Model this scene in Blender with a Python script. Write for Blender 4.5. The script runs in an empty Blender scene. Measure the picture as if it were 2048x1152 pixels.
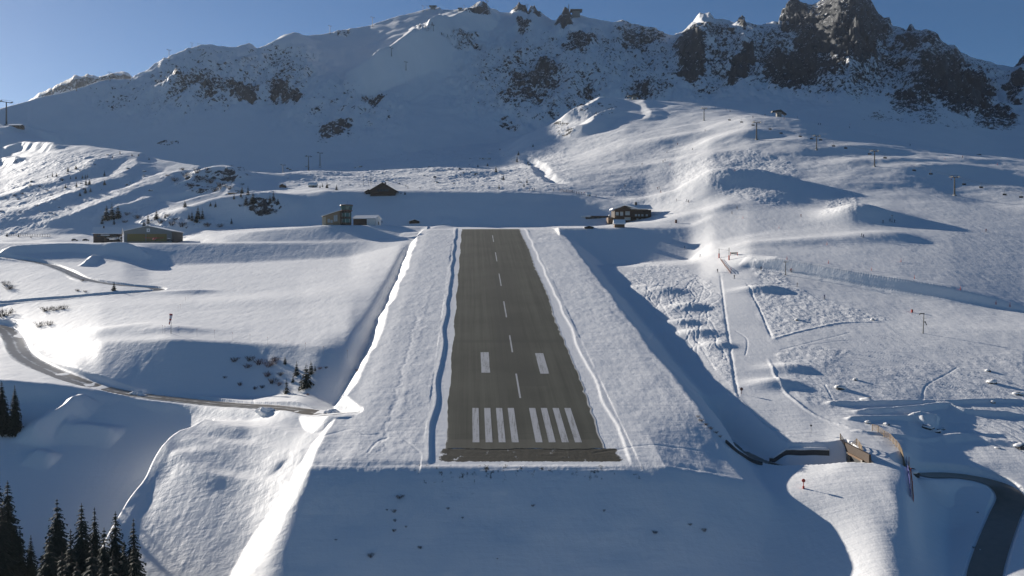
import bpy, bmesh, math, random
import numpy as np
from mathutils import Vector, Matrix

S = bpy.context.scene
COL = S.collection
R = math.radians

# ---------------------------------------------------------------- camera
FPX, CU, CV, HOR = 1800.0, 1024.0, 576.0, 552.0       # focal length and centre in photo pixels, horizon row
PITCH = -math.atan((CV - HOR) / FPX)
cam = bpy.data.objects.new('camera', bpy.data.cameras.new('camera'))
COL.objects.link(cam)
cam.data.sensor_width = 36.0
cam.data.lens = 36.0 * FPX / 2048.0
cam.data.clip_start = 1.0
cam.data.clip_end = 20000.0
cam.rotation_euler = (R(90) + PITCH, 0, 0)
S.camera = cam

# ---------------------------------------------------------------- light
SUN_AZ, SUN_EL = 47.0, 17.0                            # degrees left of the view axis, above the horizon
world = bpy.data.worlds.new('World'); S.world = world; world.use_nodes = True
wn = world.node_tree; bg = wn.nodes['Background']
sky = wn.nodes.new('ShaderNodeTexSky'); sky.sky_type = 'NISHITA'; sky.sun_disc = False
sky.sun_elevation = R(SUN_EL); sky.sun_rotation = R(360 - SUN_AZ); sky.altitude = 2000
sky.air_density = 0.8; sky.dust_density = 0.9; sky.ozone_density = 3.0
hs = wn.nodes.new('ShaderNodeHueSaturation'); hs.inputs['Saturation'].default_value = 1.16; wn.links.new(sky.outputs[0], hs.inputs['Color']); wn.links.new(hs.outputs[0], bg.inputs[0]); bg.inputs[1].default_value = 0.05
sun = bpy.data.objects.new('sun', bpy.data.lights.new('sun', 'SUN')); COL.objects.link(sun)
sun.data.energy = 5.0; sun.data.angle = R(0.5); sun.data.color = (1.0, 0.93, 0.83)
sd = Vector((-math.sin(R(SUN_AZ)) * math.cos(R(SUN_EL)), math.cos(R(SUN_AZ)) * math.cos(R(SUN_EL)), math.sin(R(SUN_EL))))
sun.rotation_euler = sd.to_track_quat('Z', 'Y').to_euler()
S.view_settings.view_transform = 'Standard'; S.view_settings.look = 'None'
S.view_settings.exposure = 0.66; S.view_settings.gamma = 1.0; S.view_settings.use_curve_mapping = False

# ---------------------------------------------------------------- noise
_rng = np.random.default_rng(7)
_TAB = _rng.random((256, 256)).astype(np.float32)
def vn(x, y, seed=0):
    x = x + seed * 17.31; y = y + seed * 9.77
    xi = np.floor(x); yi = np.floor(y)
    fx = (x - xi).astype(np.float32); fy = (y - yi).astype(np.float32)
    xi = xi.astype(np.int32) & 255; yi = yi.astype(np.int32) & 255
    x1 = (xi + 1) & 255; y1 = (yi + 1) & 255
    fx = fx * fx * (3 - 2 * fx); fy = fy * fy * (3 - 2 * fy)
    a = _TAB[yi, xi]; b = _TAB[yi, x1]; c = _TAB[y1, xi]; d = _TAB[y1, x1]
    return (a + (b - a) * fx) * (1 - fy) + (c + (d - c) * fx) * fy
def fbm(x, y, octs=4, seed=0, gain=0.5):
    t = 0.0; a = 1.0; s = 0.0
    for k in range(octs):
        t = t + a * (vn(x * 2 ** k, y * 2 ** k, seed + k * 3) - 0.5); s += a; a *= gain
    return t / s * 2
def sstep(a, b, x):
    t = np.clip((x - a) / (b - a), 0, 1); return t * t * (3 - 2 * t)
def smax(a, b, k):
    h = np.clip(0.5 + 0.5 * (a - b) / k, 0, 1); return b + (a - b) * h + k * h * (1 - h)
def blur(Z, sig, axis):
    n = int(3 * sig + 1); k = np.exp(-0.5 * (np.arange(-n, n + 1) / sig) ** 2); k /= k.sum()
    P = np.pad(Z, [(n, n) if i == axis else (0, 0) for i in (0, 1)], mode='edge'); out = np.zeros_like(Z)
    for i, w in enumerate(k):
        out += w * (P[i:i + Z.shape[0]] if axis == 0 else P[:, i:i + Z.shape[1]])
    return out

# ---------------------------------------------------------------- terrain: lofted through survey lines
# every line runs from left to right: (u, distance, height); u is the bearing in photo pixels
LINES = [
 [(-3000,25,-92),(5000,25,-92)],
 [(-3000,110,-126),(200,110,-118),(400,110,-110),(700,110,-106),(1100,110,-118),(1400,110,-110),(1540,110,-100),(1640,110,-92),(1780,110,-75),(5000,110,-70)],
 [(-3000,150,-106),(150,150,-103),(260,150,-90),(400,150,-83),(500,150,-81),(700,150,-79),(1100,150,-96),(1400,150,-90),(1540,150,-83),(1640,150,-74),(1700,150,-67),(1760,150,-62),(1800,150,-60.5),(1750,150,-62),(1900,150,-62),(5000,150,-60)],
 [(-3000,235,-54),(300,235,-53.4),(400,228,-52.3),(500,221,-52.6),(600,206,-49.4),(650,204,-48.4),(700,203,-48.8),(1100,200,-63),(1400,200,-58),(1500,200,-52),
  (1600,206,-49.0),(1680,208,-47.2),(1780,208,-46.9),(1815,207,-47.6),(1850,203,-54),(1900,202,-57.5),(1950,205,-56),(2048,207,-54),(5000,210,-50)],
 [(-3000,259,-43.6),(353,259,-43.4),(500,252,-43.2),(600,240,-42.2),(650,228,-40.4),(700,224,-41.8),(1100,240,-50),(1420,230,-46.5),(1550,230,-46.8),
  (1650,229,-45.5),(1700,229,-44.0),(1760,230,-43.9),(1815,231,-44.4),(1840,230,-47),(1880,229,-48),(1950,229,-48.2),(2048,232,-47.5),(5000,235,-46)],
 [(-3000,292,-33),(0,290,-34.3),(150,290,-36.2),(300,290,-39.5),(500,276,-39.7),(600,255,-37.6),(690,248,-37.3),(800,250,-38),(1100,270,-44),(1350,270,-38.5),(1450,268,-38),(1600,268,-37),
  (1800,262,-39.5),(1900,258,-42.5),(2048,258,-42.5),(5000,262,-40)],
 [(-3000,340,-31),(0,350,-30),(90,330,-32.5),(150,302,-36.3),(300,299,-39.3),(500,296,-39.8),(600,288,-37.6),(690,280,-36.4),(800,280,-36),(1000,300,-40),(1300,300,-33),(1450,300,-31),(1650,295,-32),(1800,290,-34),(1900,290,-34.5),(2048,292,-34),(5000,300,-32)],
 [(-3000,400,-26),(0,400,-25.5),(80,372,-26.0),(140,350,-25.8),(200,334,-24.6),(340,326,-22.8),(500,322,-24),(600,317,-24.3),(700,307,-24.8),(745,308,-28),(1000,340,-22),(1300,360,-22),(1450,360,-20.3),(1600,360,-19.3),(1800,358,-19.5),(1900,352,-20.2),(2048,345,-21.2),(5000,325,-22.5)],
 [(-3000,450,-13),(0,450,-13.5),(200,440,-11.3),(400,440,-10.8),(600,440,-8.5),(740,440,-4.8),(1000,440,-4),(1250,440,-6),(1400,440,-5),(1500,470,4.4),(1600,449,-0.3),(1700,431,-4.8),(1800,416,-8.8),(1900,403,-11.9),(2000,392,-14.8),(2300,365,-20.9),(5000,355,-22)],
 [(-3000,556,5),(0,558,8),(100,558,8.5),(250,560,9),(300,565,6.3),(500,570,8.5),(700,575,12),(800,580,20),(1000,520,8),(1250,500,5),(1400,505,6.5),(1480,482,9.5),(1500,475,9.6),(1600,453.5,4.2),(1700,435.5,-0.6),(1800,420.5,-4.2),(1900,407.5,-8.2),(2000,396.5,-12.8),(2050,391,-15.2),(2300,369,-20),(5000,359,-21)],
 [(-3000,605,22),(0,605,22.4),(300,605,22.4),(600,605,22.2),(740,600,22),(800,598,24),(830,600,27),(1000,570,22),(1200,545,6),(1380,548,10),(1425,560,22),(1500,560,26),(1700,570,33.5),(1908,580,37),(2048,578,36),(2300,578,34),(5000,578,30)],
 [(-3000,645,23),(400,640,23.2),(450,615,23),(600,612,23),(800,612,26),(1000,600,29.5),(1060,600,30),(1100,600,32),(1200,600,32.2),(1380,604,32.5),(1425,620,41),(1500,622,45),(1700,640,53.5),(1908,659,58.3),(2048,660,58),(2300,660,57),(5000,660,53)],
 [(-3000,680,25),(350,680,25),(420,650,28),(500,640,31.5),(650,640,36.3),(740,640,36),(850,635,35),(920,630,33.8),(1000,640,34),(1100,640,34),(1200,640,35.5),(1300,640,37.5),(1400,640,42),(1450,645,50),(1500,650,54),(1700,680,64.5),(1908,680,64),(2048,681,64.3),(2300,681,64),(5000,681,60)],
 [(-3000,720,34),(0,720,32.2),(200,720,33),(400,720,40),(480,705,39),(500,700,38.3),(650,692,38),(900,692,37.3),(1050,692,37.3),(1200,690,39.5),(1300,680,43.5),(1420,690,62),(1500,700,68),(1700,725,81),(1908,720,79),(2048,716,78.5),(2300,716,78),(5000,716,74)],
 [(-3000,790,62),(0,780,55),(200,780,60),(350,780,61),(500,770,62),(560,760,67),(650,752,70),(800,748,70),(1000,748,69.6),(1100,752,68),(1170,752,66),(1220,750,64),(1290,745,60),(1350,740,62),(1420,755,83),(1500,770,90),(1700,800,106),(1908,790,104),(2048,785,100),(2300,785,98),(5000,785,92)],
 [(-3000,1000,135),(0,1100,141),(60,1080,149.5),(120,1060,154),(180,1030,150.5),(240,1000,141),(300,960,127.5),(400,900,110.5),(480,870,101),(560,885,96),(600,930,103.5),(700,1000,112.5),(800,1000,114),(1000,1000,118),(1050,1000,123),(1150,1000,136),(1250,1000,151),(1400,1000,164),(1500,980,172),(1600,960,166),(1700,940,151.5),(1800,915,137),(1908,895,124),(2048,870,111),(2300,840,96),(5000,780,70)],
 [(-3000,1170,180),(0,1185,189),(40,1185,186),(80,1190,178),(115,1190,168),(150,1180,152),(200,1160,135),(400,1150,120),(480,1150,124),(560,1170,131),(700,1200,142),(850,1200,151),(1000,1190,162),(1050,1180,186),(1110,1200,204),(1170,1230,231),(1250,1250,246),(1330,1220,237),(1400,1200,230),(1500,1150,208),(1600,1010,174.5),(1700,1000,160.5),(1800,970,142.5),(1908,950,127),(2048,930,113),(2300,900,98),(5000,820,70)],
 [(-3000,1270,205),(0,1270,214),(60,1270,205),(115,1265,183),(150,1250,165),(200,1200,136),(400,1170,121),(480,1180,128),(560,1220,143),(700,1250,157),(850,1300,182),(1000,1350,198),(1050,1380,212),(1150,1400,232),(1250,1430,238),(1400,1400,240),(1500,1330,222),(1600,1180,180),(1700,1120,160),(1800,1080,145),(1900,1060,132),(2048,1050,118),(5000,900,90)],
]
# skyline of the big mountain: (u, v, distance)
SKY = [(-3000,330,950),(-1200,280,1050),(-400,262,1310),(-200,245,1320),(0,216,1345),(40,205,1370),(90,191,1400),(150,178,1445),(200,162,1485),(260,154,1535),(300,137,1570),(330,116,1600),(375,96,1640),(410,90,1670),(440,91,1690),(470,90,1720),(500,88,1750),(515,97,1770),(535,91,1800),(560,81,1830),(600,69,1870),(640,67,1910),(680,62,1950),(740,50,2000),(800,30,2050),(850,18,2090),(870,15,2100),(880,12,2100),(884,17,2100),(900,18,2110),(920,19,2110),(940,24,2120),(955,23,2120),(965,18,2120),(985,13,2120),(993,18,2120),(1000,23,2120),(1022,25,2130),(1027,15,2130),(1038,7,2130),(1050,14,2130),(1056,23,2130),(1061,13,2130),(1069,10,2130),(1078,20,2130),(1090,30,2140),(1110,42,2140),(1122,32,2140),(1128,18,2140),(1136,17,2140),(1142,26,2140),(1165,31,2140),(1200,38,2140),(1232,45,2140),(1247,42,2140),(1265,49,2140),(1280,52,2140),(1310,55,2140),(1325,66,2130),(1345,71,2120),(1362,62,2110),(1376,56,2100),(1386,45,2100),(1398,40,2100),(1408,48,2100),(1418,39,2100),(1428,50,2100),(1440,42,2100),(1455,41,2100),(1466,48,2100),(1474,52,2100),(1476,38,2100),(1482,31,2100),(1488,33,2100),(1490,56,2100),(1506,60,2100),(1522,52,2100),(1530,44,2100),(1545,41,2100),(1556,50,2100),(1558,28,2400),(1568,14,2400),(1574,2,2400),(1590,-8,2400),(1606,2,2400),(1624,14,2400),(1636,3,2400),(1650,-14,2400),(1672,-30,2400),(1700,-26,2400),(1725,-10,2400),(1742,6,2400),(1752,24,2380),(1764,36,2345),(1776,36,2311),(1782,50,2294),(1794,57,2260),(1810,62,2214),(1816,50,2197),(1820,46,2185),(1828,60,2162),(1838,66,2134),(1850,60,2100),(1868,67,2040),(1884,84,2030),(1892,88,2030),(1906,90,2020),(1918,104,2010),(1932,110,2000),(1948,118,2000),(1990,128,1990),(2024,133,1980),(2036,124,1970),(2044,112,1960),(2060,108,1960),(2120,130,1950),(2400,200,1900),(5000,330,1500)]

A_IN = np.arange(-0.60, 0.6001, 0.00085)
A = np.concatenate([np.linspace(-1.3, -0.605, 110), A_IN, np.linspace(0.605, 1.2, 90)])
Y = np.concatenate([np.geomspace(25, 150, 60)[:-1], np.exp(np.arange(math.log(150), math.log(1300), 0.0018)),
                    np.exp(np.arange(math.log(1300.5), math.log(2470), 0.0024)), np.geomspace(2476, 5200, 46)])
NA, NY = len(A), len(Y)
U = CU + FPX * A
def zv(v, D):
    t = (CV - v) / FPX; tp = math.tan(PITCH)
    return D * (t + tp) / (1 - t * tp)
LD = np.array([np.interp(U, [p[0] for p in L], [p[1] for p in L]) for L in LINES])
LZ = np.array([np.interp(U, [p[0] for p in L], [p[2] for p in L]) for L in LINES])
sD = np.interp(U, [p[0] for p in SKY], [p[2] for p in SKY]); _k2 = np.exp(-0.5 * (np.arange(-40, 41) / 13.0) ** 2); _k2 /= _k2.sum(); sD = np.convolve(np.pad(sD, 40, mode='edge'), _k2, mode='valid')
sZ = np.array([zv(v, d) for v, d in zip(np.interp(U, [p[0] for p in SKY], [p[1] for p in SKY]), sD)])
_kk = np.exp(-0.5 * (np.arange(-40, 41) / 16.0) ** 2); _kk /= _kk.sum(); sZs = np.convolve(np.pad(sZ, 40, mode='edge'), _kk, mode='valid')
fD = np.full(NA, 2650.0); fV = np.interp(U, [-3000, -100, 40, 80, 110, 150, 178, 200, 225, 250, 262, 272, 300, 340, 5000], [420, 300, 215, 186, 172, 151, 147, 150, 143, 141, 146, 156, 190, 500, 500])
fZ = np.array([zv(v, 2650.0) for v in fV])
Z = np.zeros((NY, NA))
for j in range(NA):
    d = np.maximum.accumulate(np.append(LD[:, j], 0)[:-1] + np.arange(len(LINES)) * 0.01)
    zs_ = LZ[-1, j] + (sZs[j] - LZ[-1, j]) * max(0.0, (sD[j] - 110 - d[-1]) / max(1.0, sD[j] - d[-1]))
    k75 = max(sD[j] - 110, d[-1] + 5)
    dd = np.concatenate([d, [k75, sD[j], sD[j] + 260, 2560, 2650, 2770, 2960, 5200]])
    zz = np.concatenate([LZ[:, j], [zs_, sZ[j], sZ[j] - 150, min(sZ[j] - 190, fZ[j] - 25), fZ[j], fZ[j] * 2770 / 2650, fZ[j] - 60, -200]])
    Z[:, j] = np.interp(Y, np.maximum.accumulate(dd), zz)
iM = int(np.searchsorted(Y, 1290))
Zb = blur(blur(Z, 2.4, 0), 5.0, 1)
w = sstep(1150, 1400, Y)[:, None]
Z = Zb * (1 - w) + blur(Z, 0.8, 0) * w
X2 = A[None, :] * Y[:, None]
Y2 = np.broadcast_to(Y[:, None], X2.shape)

def colf(a): return np.interp(a, A, np.arange(NA))
def hz(x, y):
    j = float(colf(x / y)); i = float(np.interp(y, Y, np.arange(NY)))
    i0, j0 = min(int(i), NY - 2), min(int(j), NA - 2); fi, fj = i - i0, j - j0
    return float((Z[i0, j0] * (1 - fj) + Z[i0, j0 + 1] * fj) * (1 - fi) + (Z[i0 + 1, j0] * (1 - fj) + Z[i0 + 1, j0 + 1] * fj) * fi)
def ray(u, v):
    t = (CV - v) / FPX; c, s = math.cos(PITCH), math.sin(PITCH)
    return (u - CU) / FPX, c - s * t, s + c * t
def hit(u, v, ymin=120.0):
    "the ground point seen at photo position (u, v)"
    dx, dy, dz = ray(u, v); a, t = dx / dy, dz / dy
    j = float(colf(a)); j0 = min(int(j), NA - 2); f = j - j0
    pr = Z[:, j0] * (1 - f) + Z[:, j0 + 1] * f - t * Y
    i0 = int(np.searchsorted(Y, ymin)); k = np.nonzero(pr[i0:] > 0)[0]
    if len(k) == 0: k = [NY - 1 - i0]
    i = i0 + int(k[0])
    if i > i0:
        g = pr[i - 1] / (pr[i - 1] - pr[i] + 1e-9); y = Y[i - 1] + (Y[i] - Y[i - 1]) * min(max(g, 0), 1)
    else: y = Y[i]
    return Vector((a * y, y, t * y))

# ---------------------------------------------------------------- terrain stamps (all in metres on the ground)
def window(x0, x1, y0, y1):
    i0 = max(0, np.searchsorted(Y, y0) - 1); i1 = min(NY, np.searchsorted(Y, y1) + 1)
    ya, yb = Y[i0], Y[min(i1, NY - 1)]
    amin = min(x0 / ya, x0 / yb); amax = max(x1 / ya, x1 / yb)
    j0 = max(0, np.searchsorted(A, amin) - 1); j1 = min(NA, np.searchsorted(A, amax) + 1)
    return slice(i0, i1), slice(j0, j1)
def polydist(P, x, y):
    "distance to a polyline, signed side (+ left of travel), position along it 0..n-1"
    best = np.full(x.shape, 1e9); side = np.zeros(x.shape); par = np.zeros(x.shape)
    for k in range(len(P) - 1):
        ax, ay = P[k][0], P[k][1]; bx, by = P[k + 1][0] - ax, P[k + 1][1] - ay
        L2 = bx * bx + by * by + 1e-9
        t = np.clip(((x - ax) * bx + (y - ay) * by) / L2, 0, 1)
        d = np.hypot(x - ax - t * bx, y - ay - t * by); m = d < best
        best = np.where(m, d, best); side = np.where(m, bx * (y - ay) - by * (x - ax), side); par = np.where(m, k + t, par)
    return best, np.sign(side), par
def smooth_poly(P, n=6):
    "Catmull-Rom through the points"
    P = [Vector(p) for p in P]; Q = [P[0]] + P + [P[-1]]; out = []
    for k in range(1, len(Q) - 2):
        for i in range(n):
            t = i / n; a, b, c, d = Q[k - 1], Q[k], Q[k + 1], Q[k + 2]
            out.append(0.5 * ((2 * b) + (c - a) * t + (2 * a - 5 * b + 4 * c - d) * t * t + (3 * b - a - 3 * c + d) * t ** 3))
    out.append(P[-1]); return out
def stamp(P, h, wl, wr, sharp=1.0, wob=0.0):
    "ridge (h > 0) or gully along a ground polyline; wl / wr are the widths of its left and right flanks"
    xs = [p[0] for p in P]; ys = [p[1] for p in P]; W = max(wl, wr) * 1.1
    si, sj = window(min(xs) - W, max(xs) + W, min(ys) - W, max(ys) + W)
    x, y = X2[si, sj], Y2[si, sj]
    if wob:
        q = fbm(x / (W * 1.5), y / (W * 1.5), 3, 5) * W * wob; x = x + q; y = y + q * 0.6
    d, s, par = polydist(P, x, y)
    wd = np.where(s > 0, wl, wr); t = np.clip(1 - d / wd, 0, 1)
    hh = np.interp(par, np.arange(len(P)), h) if np.ndim(h) else h
    prof = (t * t * (3 - 2 * t)) * (1 - sharp) + t * sharp
    Z[si, sj] += hh * prof
def uvline(uv, n=5): return smooth_poly([hit(*p) for p in uv], n)
def taper(n, h, k=0.25):
    t = np.linspace(0, 1, n); return h * np.clip(np.minimum(t, 1 - t) / k, 0, 1) ** 0.7
def mound(u, D, h, rl, rr, rn, rf, rot=0.0):
    "snow knoll: left, right, near and far radii"
    cx = (u - CU) / FPX * D; W = max(rl, rr, rn, rf) * 2.2
    si, sj = window(cx - W, cx + W, D - W, D + W)
    x, y = X2[si, sj] - cx, Y2[si, sj] - D
    c, s = math.cos(rot), math.sin(rot); x, y = x * c + y * s, y * c - x * s
    x = x / np.where(x < 0, rl, rr); y = y / np.where(y < 0, rn, rf)
    Z[si, sj] += h * np.exp(-np.sqrt(x * x + y * y + 0.08) ** 2.2 * 0.9)
def lit_poly(uv):
    "mask of a ground polygon given by photo positions"
    P = [hit(*p) for p in uv]; xs = [p.x for p in P]; ys = [p.y for p in P]
    si, sj = window(min(xs), max(xs), min(ys), max(ys)); x, y = X2[si, sj], Y2[si, sj]
    ins = np.zeros(x.shape, bool)
    for k in range(len(P)):
        a, b = P[k], P[(k + 1) % len(P)]
        if abs(b.y - a.y) < 1e-6: continue
        c = ((a.y > y) != (b.y > y)) & (x < (b.x - a.x) * (y - a.y) / (b.y - a.y) + a.x); ins ^= c
    return si, sj, ins
ROCK = np.zeros((NY, NA), np.float32); DIRT = np.zeros((NY, NA), np.float32); ROUGH = np.zeros((NY, NA), np.float32); SMOOTH = np.zeros((NY, NA), np.float32)

# ---- big mountain: spurs that catch the sun on their left flank
stamp(uvline([(978,24),(940,55),(900,82),(860,112),(815,145),(770,158),(716,164)]), taper(31, 50, 0.15), 45, 100, 0.95, 0.45)
stamp(uvline([(920,58),(880,75),(840,92),(800,112)]), taper(16, 26, 0.3), 60, 40, 0.8, 0.5)
stamp(uvline([(600,72),(575,92),(545,108)]), taper(11, 20, 0.3), 45, 30, 0.8, 0.5)
stamp(uvline([(1430,48),(1412,62),(1385,78),(1365,90)]), taper(16, 26, 0.3), 50, 40, 0.8, 0.4)
stamp(uvline([(1556,60),(1575,80),(1570,110),(1600,150)]), taper(16, 30, 0.3), 60, 50, 0.8, 0.4)
stamp(uvline([(1690,0),(1720,80),(1740,130),(1760,170)]), taper(16, 14, 0.3), 60, 70, 0.8, 0.5)
stamp(uvline([(1818,55),(1840,110),(1880,160),(1960,230)]), taper(16, 20, 0.3), 80, 70, 0.8, 0.5)
stamp(uvline([(1395,50),(1400,110),(1385,160)]), taper(11, 20, 0.3), 60, 60, 0.8, 0.5)
stamp(uvline([(1482,45),(1495,100),(1478,150)]), taper(11, 35, 0.3), 45, 45, 0.8, 0.5)
stamp(uvline([(1125,35),(1128,50),(1120,75)]), taper(11, 22, 0.3), 30, 30, 0.8, 0.4)
stamp(uvline([(1630,20),(1590,90),(1640,180)]), taper(11, -12, 0.3), 60, 60, 0.6, 0.5)
stamp(uvline([(1770,50),(1775,110),(1700,200)]), taper(11, -16, 0.3), 80, 80, 0.6, 0.4)

# ---- left hillside: diagonal ribs and gullies, humps behind
for uv, h, wl, wr in [([(20,430),(110,400),(200,368),(290,330),(330,318)], 3.2, 30, 20), ([(60,455),(180,420),(280,385),(350,350),(400,338)], 3.4, 28, 18),
                      ([(0,400),(80,375),(160,345),(230,318),(270,305)], 2.8, 30, 20), ([(190,440),(280,405),(330,385)], 3.5, 18, 12),
                      ([(330,400),(420,372),(480,352)], -5, 22, 22), ([(360,365),(430,345),(500,360)], 6, 20, 14),
                      ([(330,385),(420,384),(470,380),(520,388)], 4, 10, 12), ([(420,410),(500,392),(560,388)], 4, 10, 12)]:
    n = 5 * (len(uv) - 1) + 1
    stamp(uvline(uv), taper(n, h), wl, wr, 0.5, 0.7)
for uv, h, wl, wr in [([(0,262),(70,268),(130,285)], 8, 25, 20), ([(0,300),(60,296),(125,296)], 7, 12, 12), ([(0,322),(45,322)], 5, 10, 10)]:
    stamp(uvline(uv), taper(5 * (len(uv) - 1) + 1, h), wl, wr, 0.6, 0.3)
mound(395,735,9,45,50,16,25); mound(470,740,8,35,40,14,22); mound(525,728,9,25,28,14,20); mound(380,712,5,30,35,10,14)

# ---- lit middle slopes: low swells
for u, D, h, a, b, c, d in [(700,900,4,60,45,22,30),(620,980,5,50,40,22,30),(850,1000,5,70,50,25,30),(960,940,4,60,40,20,25),(900,1120,6,90,60,30,30),(650,1120,5,60,50,25,30),(1010,1060,6,50,40,30,30),(570,900,4,40,30,20,25)]:
    mound(u, D, h, a, b, c, d)
stamp(uvline([(1050,310),(1075,330),(1090,350),(1130,368)]), taper(16, -4, 0.2), 9, 9, 0.5, 0.4)
# ---- the rocky knoll above the pistes
stamp(uvline([(1250,197),(1190,212),(1140,236),(1110,252)]), taper(16, 10, 0.2), 35, 25, 0.7, 0.4)
stamp(uvline([(1240,225),(1200,240),(1170,262),(1110,275)]), taper(16, 9, 0.2), 25, 20, 0.6, 0.5)
stamp(uvline([(1276,200),(1300,222),(1296,240)]), taper(11, 2.5, 0.25), 20, 12, 0.5, 0.3)

# ---- right-hand ski slopes: knolls with their shadowed right flank
mound(1520,715,9,75,20,30,28); mound(1420,735,6,60,40,30,25)
mound(1722,585,9,20,21,16,22); mound(1775,525,3,28,15,12,14)
mound(1975,650,-3,22,30,24,28)
mound(1810,775,4,50,26,12,16); mound(1700,830,5,60,40,18,22); mound(1880,745,4.5,50,30,14,18); mound(1600,860,4,50,30,16,18); mound(1480,900,5,50,35,18,22); mound(1360,960,5,45,30,18,22); mound(1395,840,4,40,28,14,18)
mound(1340,860,4,40,26,14,18); mound(1310,730,2.5,40,30,14,18); mound(1640,640,-3,30,30,20,20); mound(1600,520,2,40,24,10,12); mound(1420,640,3,30,20,10,14)

# ---- left bank below the lower plateau: small benches
stamp(uvline([(0,505),(60,500),(150,497),(230,503),(300,517)]), taper(21, 3.5, 0.12), 7, 10, 0.5, 0.1)
stamp(uvline([(190,512),(180,525),(168,532)]), taper(11, 3.0, 0.3), 5, 4, 0.6, 0.1)
mound(260,585,3.5,18,12,8,10); mound(390,458,1.5,18,10,5,6)
stamp(uvline([(880,444),(900,452),(860,462),(800,468)]), taper(16, 1.2, 0.2), 10, 8, 0.4, 0.1)
# the hollow left of the snow slab, its rim running straight down the slope
si, sj = window(-420, -80, 100, 300); x, y = X2[si, sj], Y2[si, sj]
xe = -97.0 + 2.2 * fbm(y / 14, y * 0 + 5, 2, 17) + 3.0 * sstep(252, 262, y) * 2
zh = np.where(y < 273, -49.5 + 0.50 * (y - 273), -49.5 + 0.56 * (y - 273))
zh = np.minimum(zh, Z[si, sj]); wq = sstep(0.0, 5.0, xe - x) * sstep(296, 288, y)
Z[si, sj] = Z[si, sj] * (1 - wq) + zh * wq
# spur benches in the hollow at lower left
stamp(uvline([(165,795),(130,835),(85,865),(60,890)]), taper(16, 4.2, 0.2), 8, 7, 0.6, 0.25)
stamp(uvline([(120,850),(180,868),(240,876)]), taper(11, 2.6, 0.25), 5, 5, 0.6, 0.1)
stamp(uvline([(55,912),(85,918),(110,925)]), taper(11, 2.2, 0.3), 4, 4, 0.6, 0.1)
def uyq(u, yy): return Vector(((u - CU) / FPX * yy, yy, 0))
HG = smooth_poly([uyq(*q) for q in ((345,274),(400,273),(470,268),(560,261))], 6)
stamp(HG, np.interp(np.linspace(0, 1, len(HG)), [0, .15, .4, 1], [0, -4.5, -3.2, 0]), 9, 8, 0.5)
si, sj = window(-108, -30, 170, 262); x, y = X2[si, sj], Y2[si, sj]
Z[si, sj] -= 0.065 * np.clip(254 - y, 0, 60) * sstep(-104, -58, x) * sstep(262, 250, y)
def soften(x0, x1, y0, y1, sc, sr, m):
    "local smoothing of the ground, faded out towards the window's rim"
    si, sj = window(x0 - 12, x1 + 12, y0 - 12, y1 + 12); x, y = X2[si, sj], Y2[si, sj]
    w = sstep(x0 - m, x0 + m, x) * sstep(x1 + m, x1 - m, x) * sstep(y0 - m, y0 + m, y) * sstep(y1 + m, y1 - m, y)
    Z[si, sj] = Z[si, sj] * (1 - w) + blur(blur(Z[si, sj], sc, 1), sr, 0) * w
soften(-91, -50, 150, 246, 22, 8, 4)
soften(52, 82, 150, 214, 26, 16, 4)
# terraces on the snow slab left of the embankment
for uv, h in [([(330,855),(420,850),(520,862),(600,868),(640,872)], 1.1), ([(300,902),(400,885),(500,897),(580,905),(620,910)], 1.0), ([(340,915),(430,910),(520,930),(560,935)], 0.9), ([(290,950),(400,945),(470,962),(560,970),(590,985)], 1.4)]:
    stamp(uvline(uv), taper(5 * (len(uv) - 1) + 1, h * 0.7, 0.15), 4, 5, 0.5, 0.08)

# ---- field: two swells and the drop towards the windsock
mound(250,352,2.0,25,14,7,10); mound(340,345,1.6,14,14,5,8); mound(500,420,1.0,60,40,15,20)
# the wide hollow right of the runway, tracked bowls
for u, D, h, a, b, c, d in [(1330,430,2.2,10,8,8,7),(1380,395,2.4,10,7,6,7),(1400,350,2.0,9,7,5,6),(1370,370,1.5,8,5,4,5),(1300,440,1.5,9,7,5,6),(1440,330,1.4,7,5,4,5),(1560,283,2.0,9,6,4,5),(1590,300,1.6,9,5,4,5),(1530,420,2.5,12,10,5,6)]:
    mound(u, D, h, a, b, c, d)

# ---- runway strip: 94 m wide, climbing 18.5 %, on its own embankment
AX0, AXS, ZN, GR, HW, YF, YT = 3.7, -0.0455, -41.4, 0.185, 47.0, 208.5, 612.0
def axx(y): return AX0 + AXS * (y - 222.0)
def zplat(y):
    y = np.asarray(y, float); z = ZN + GR * (np.minimum(y, YT) - 222.0)
    return z + np.where(y > YT, 0.02 * (y - YT) + (GR - 0.02) * 14 * (1 - np.exp(-np.maximum(y - YT, 0) / 14)), 0)
si, sj = window(-190, 190, 120, 700)
x, y = X2[si, sj], Y2[si, sj]
off = x - axx(y)
wob = fbm(x / 30, y / 30, 3, 11) * 1.6 + fbm(x / 7, y / 7, 2, 12) * 0.5
hwL = HW + wob + 3.5 * sstep(300, 210, y); hwR = HW + wob * 0.7 + 2.0 * sstep(320, 210, y)
dx = np.maximum(np.where(off < 0, (-off - hwL) * 2.0, off - hwR), 0); dy = np.maximum(YF + wob * 0.9 - y, 0)
dout = np.hypot(dx, dy)
crest = np.sqrt(dout * dout + 9.0) - 3.0
face = zplat(np.maximum(y, YF)) - 0.70 * crest - 0.55 * sstep(14, 0, np.maximum(np.abs(off) - 30, 0)) * 0
face = face - 0.17 * np.clip(off - 31, 0, 20) * sstep(250, 214, y)
fade = sstep(655, 612, y)
base = Z[si, sj]
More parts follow.
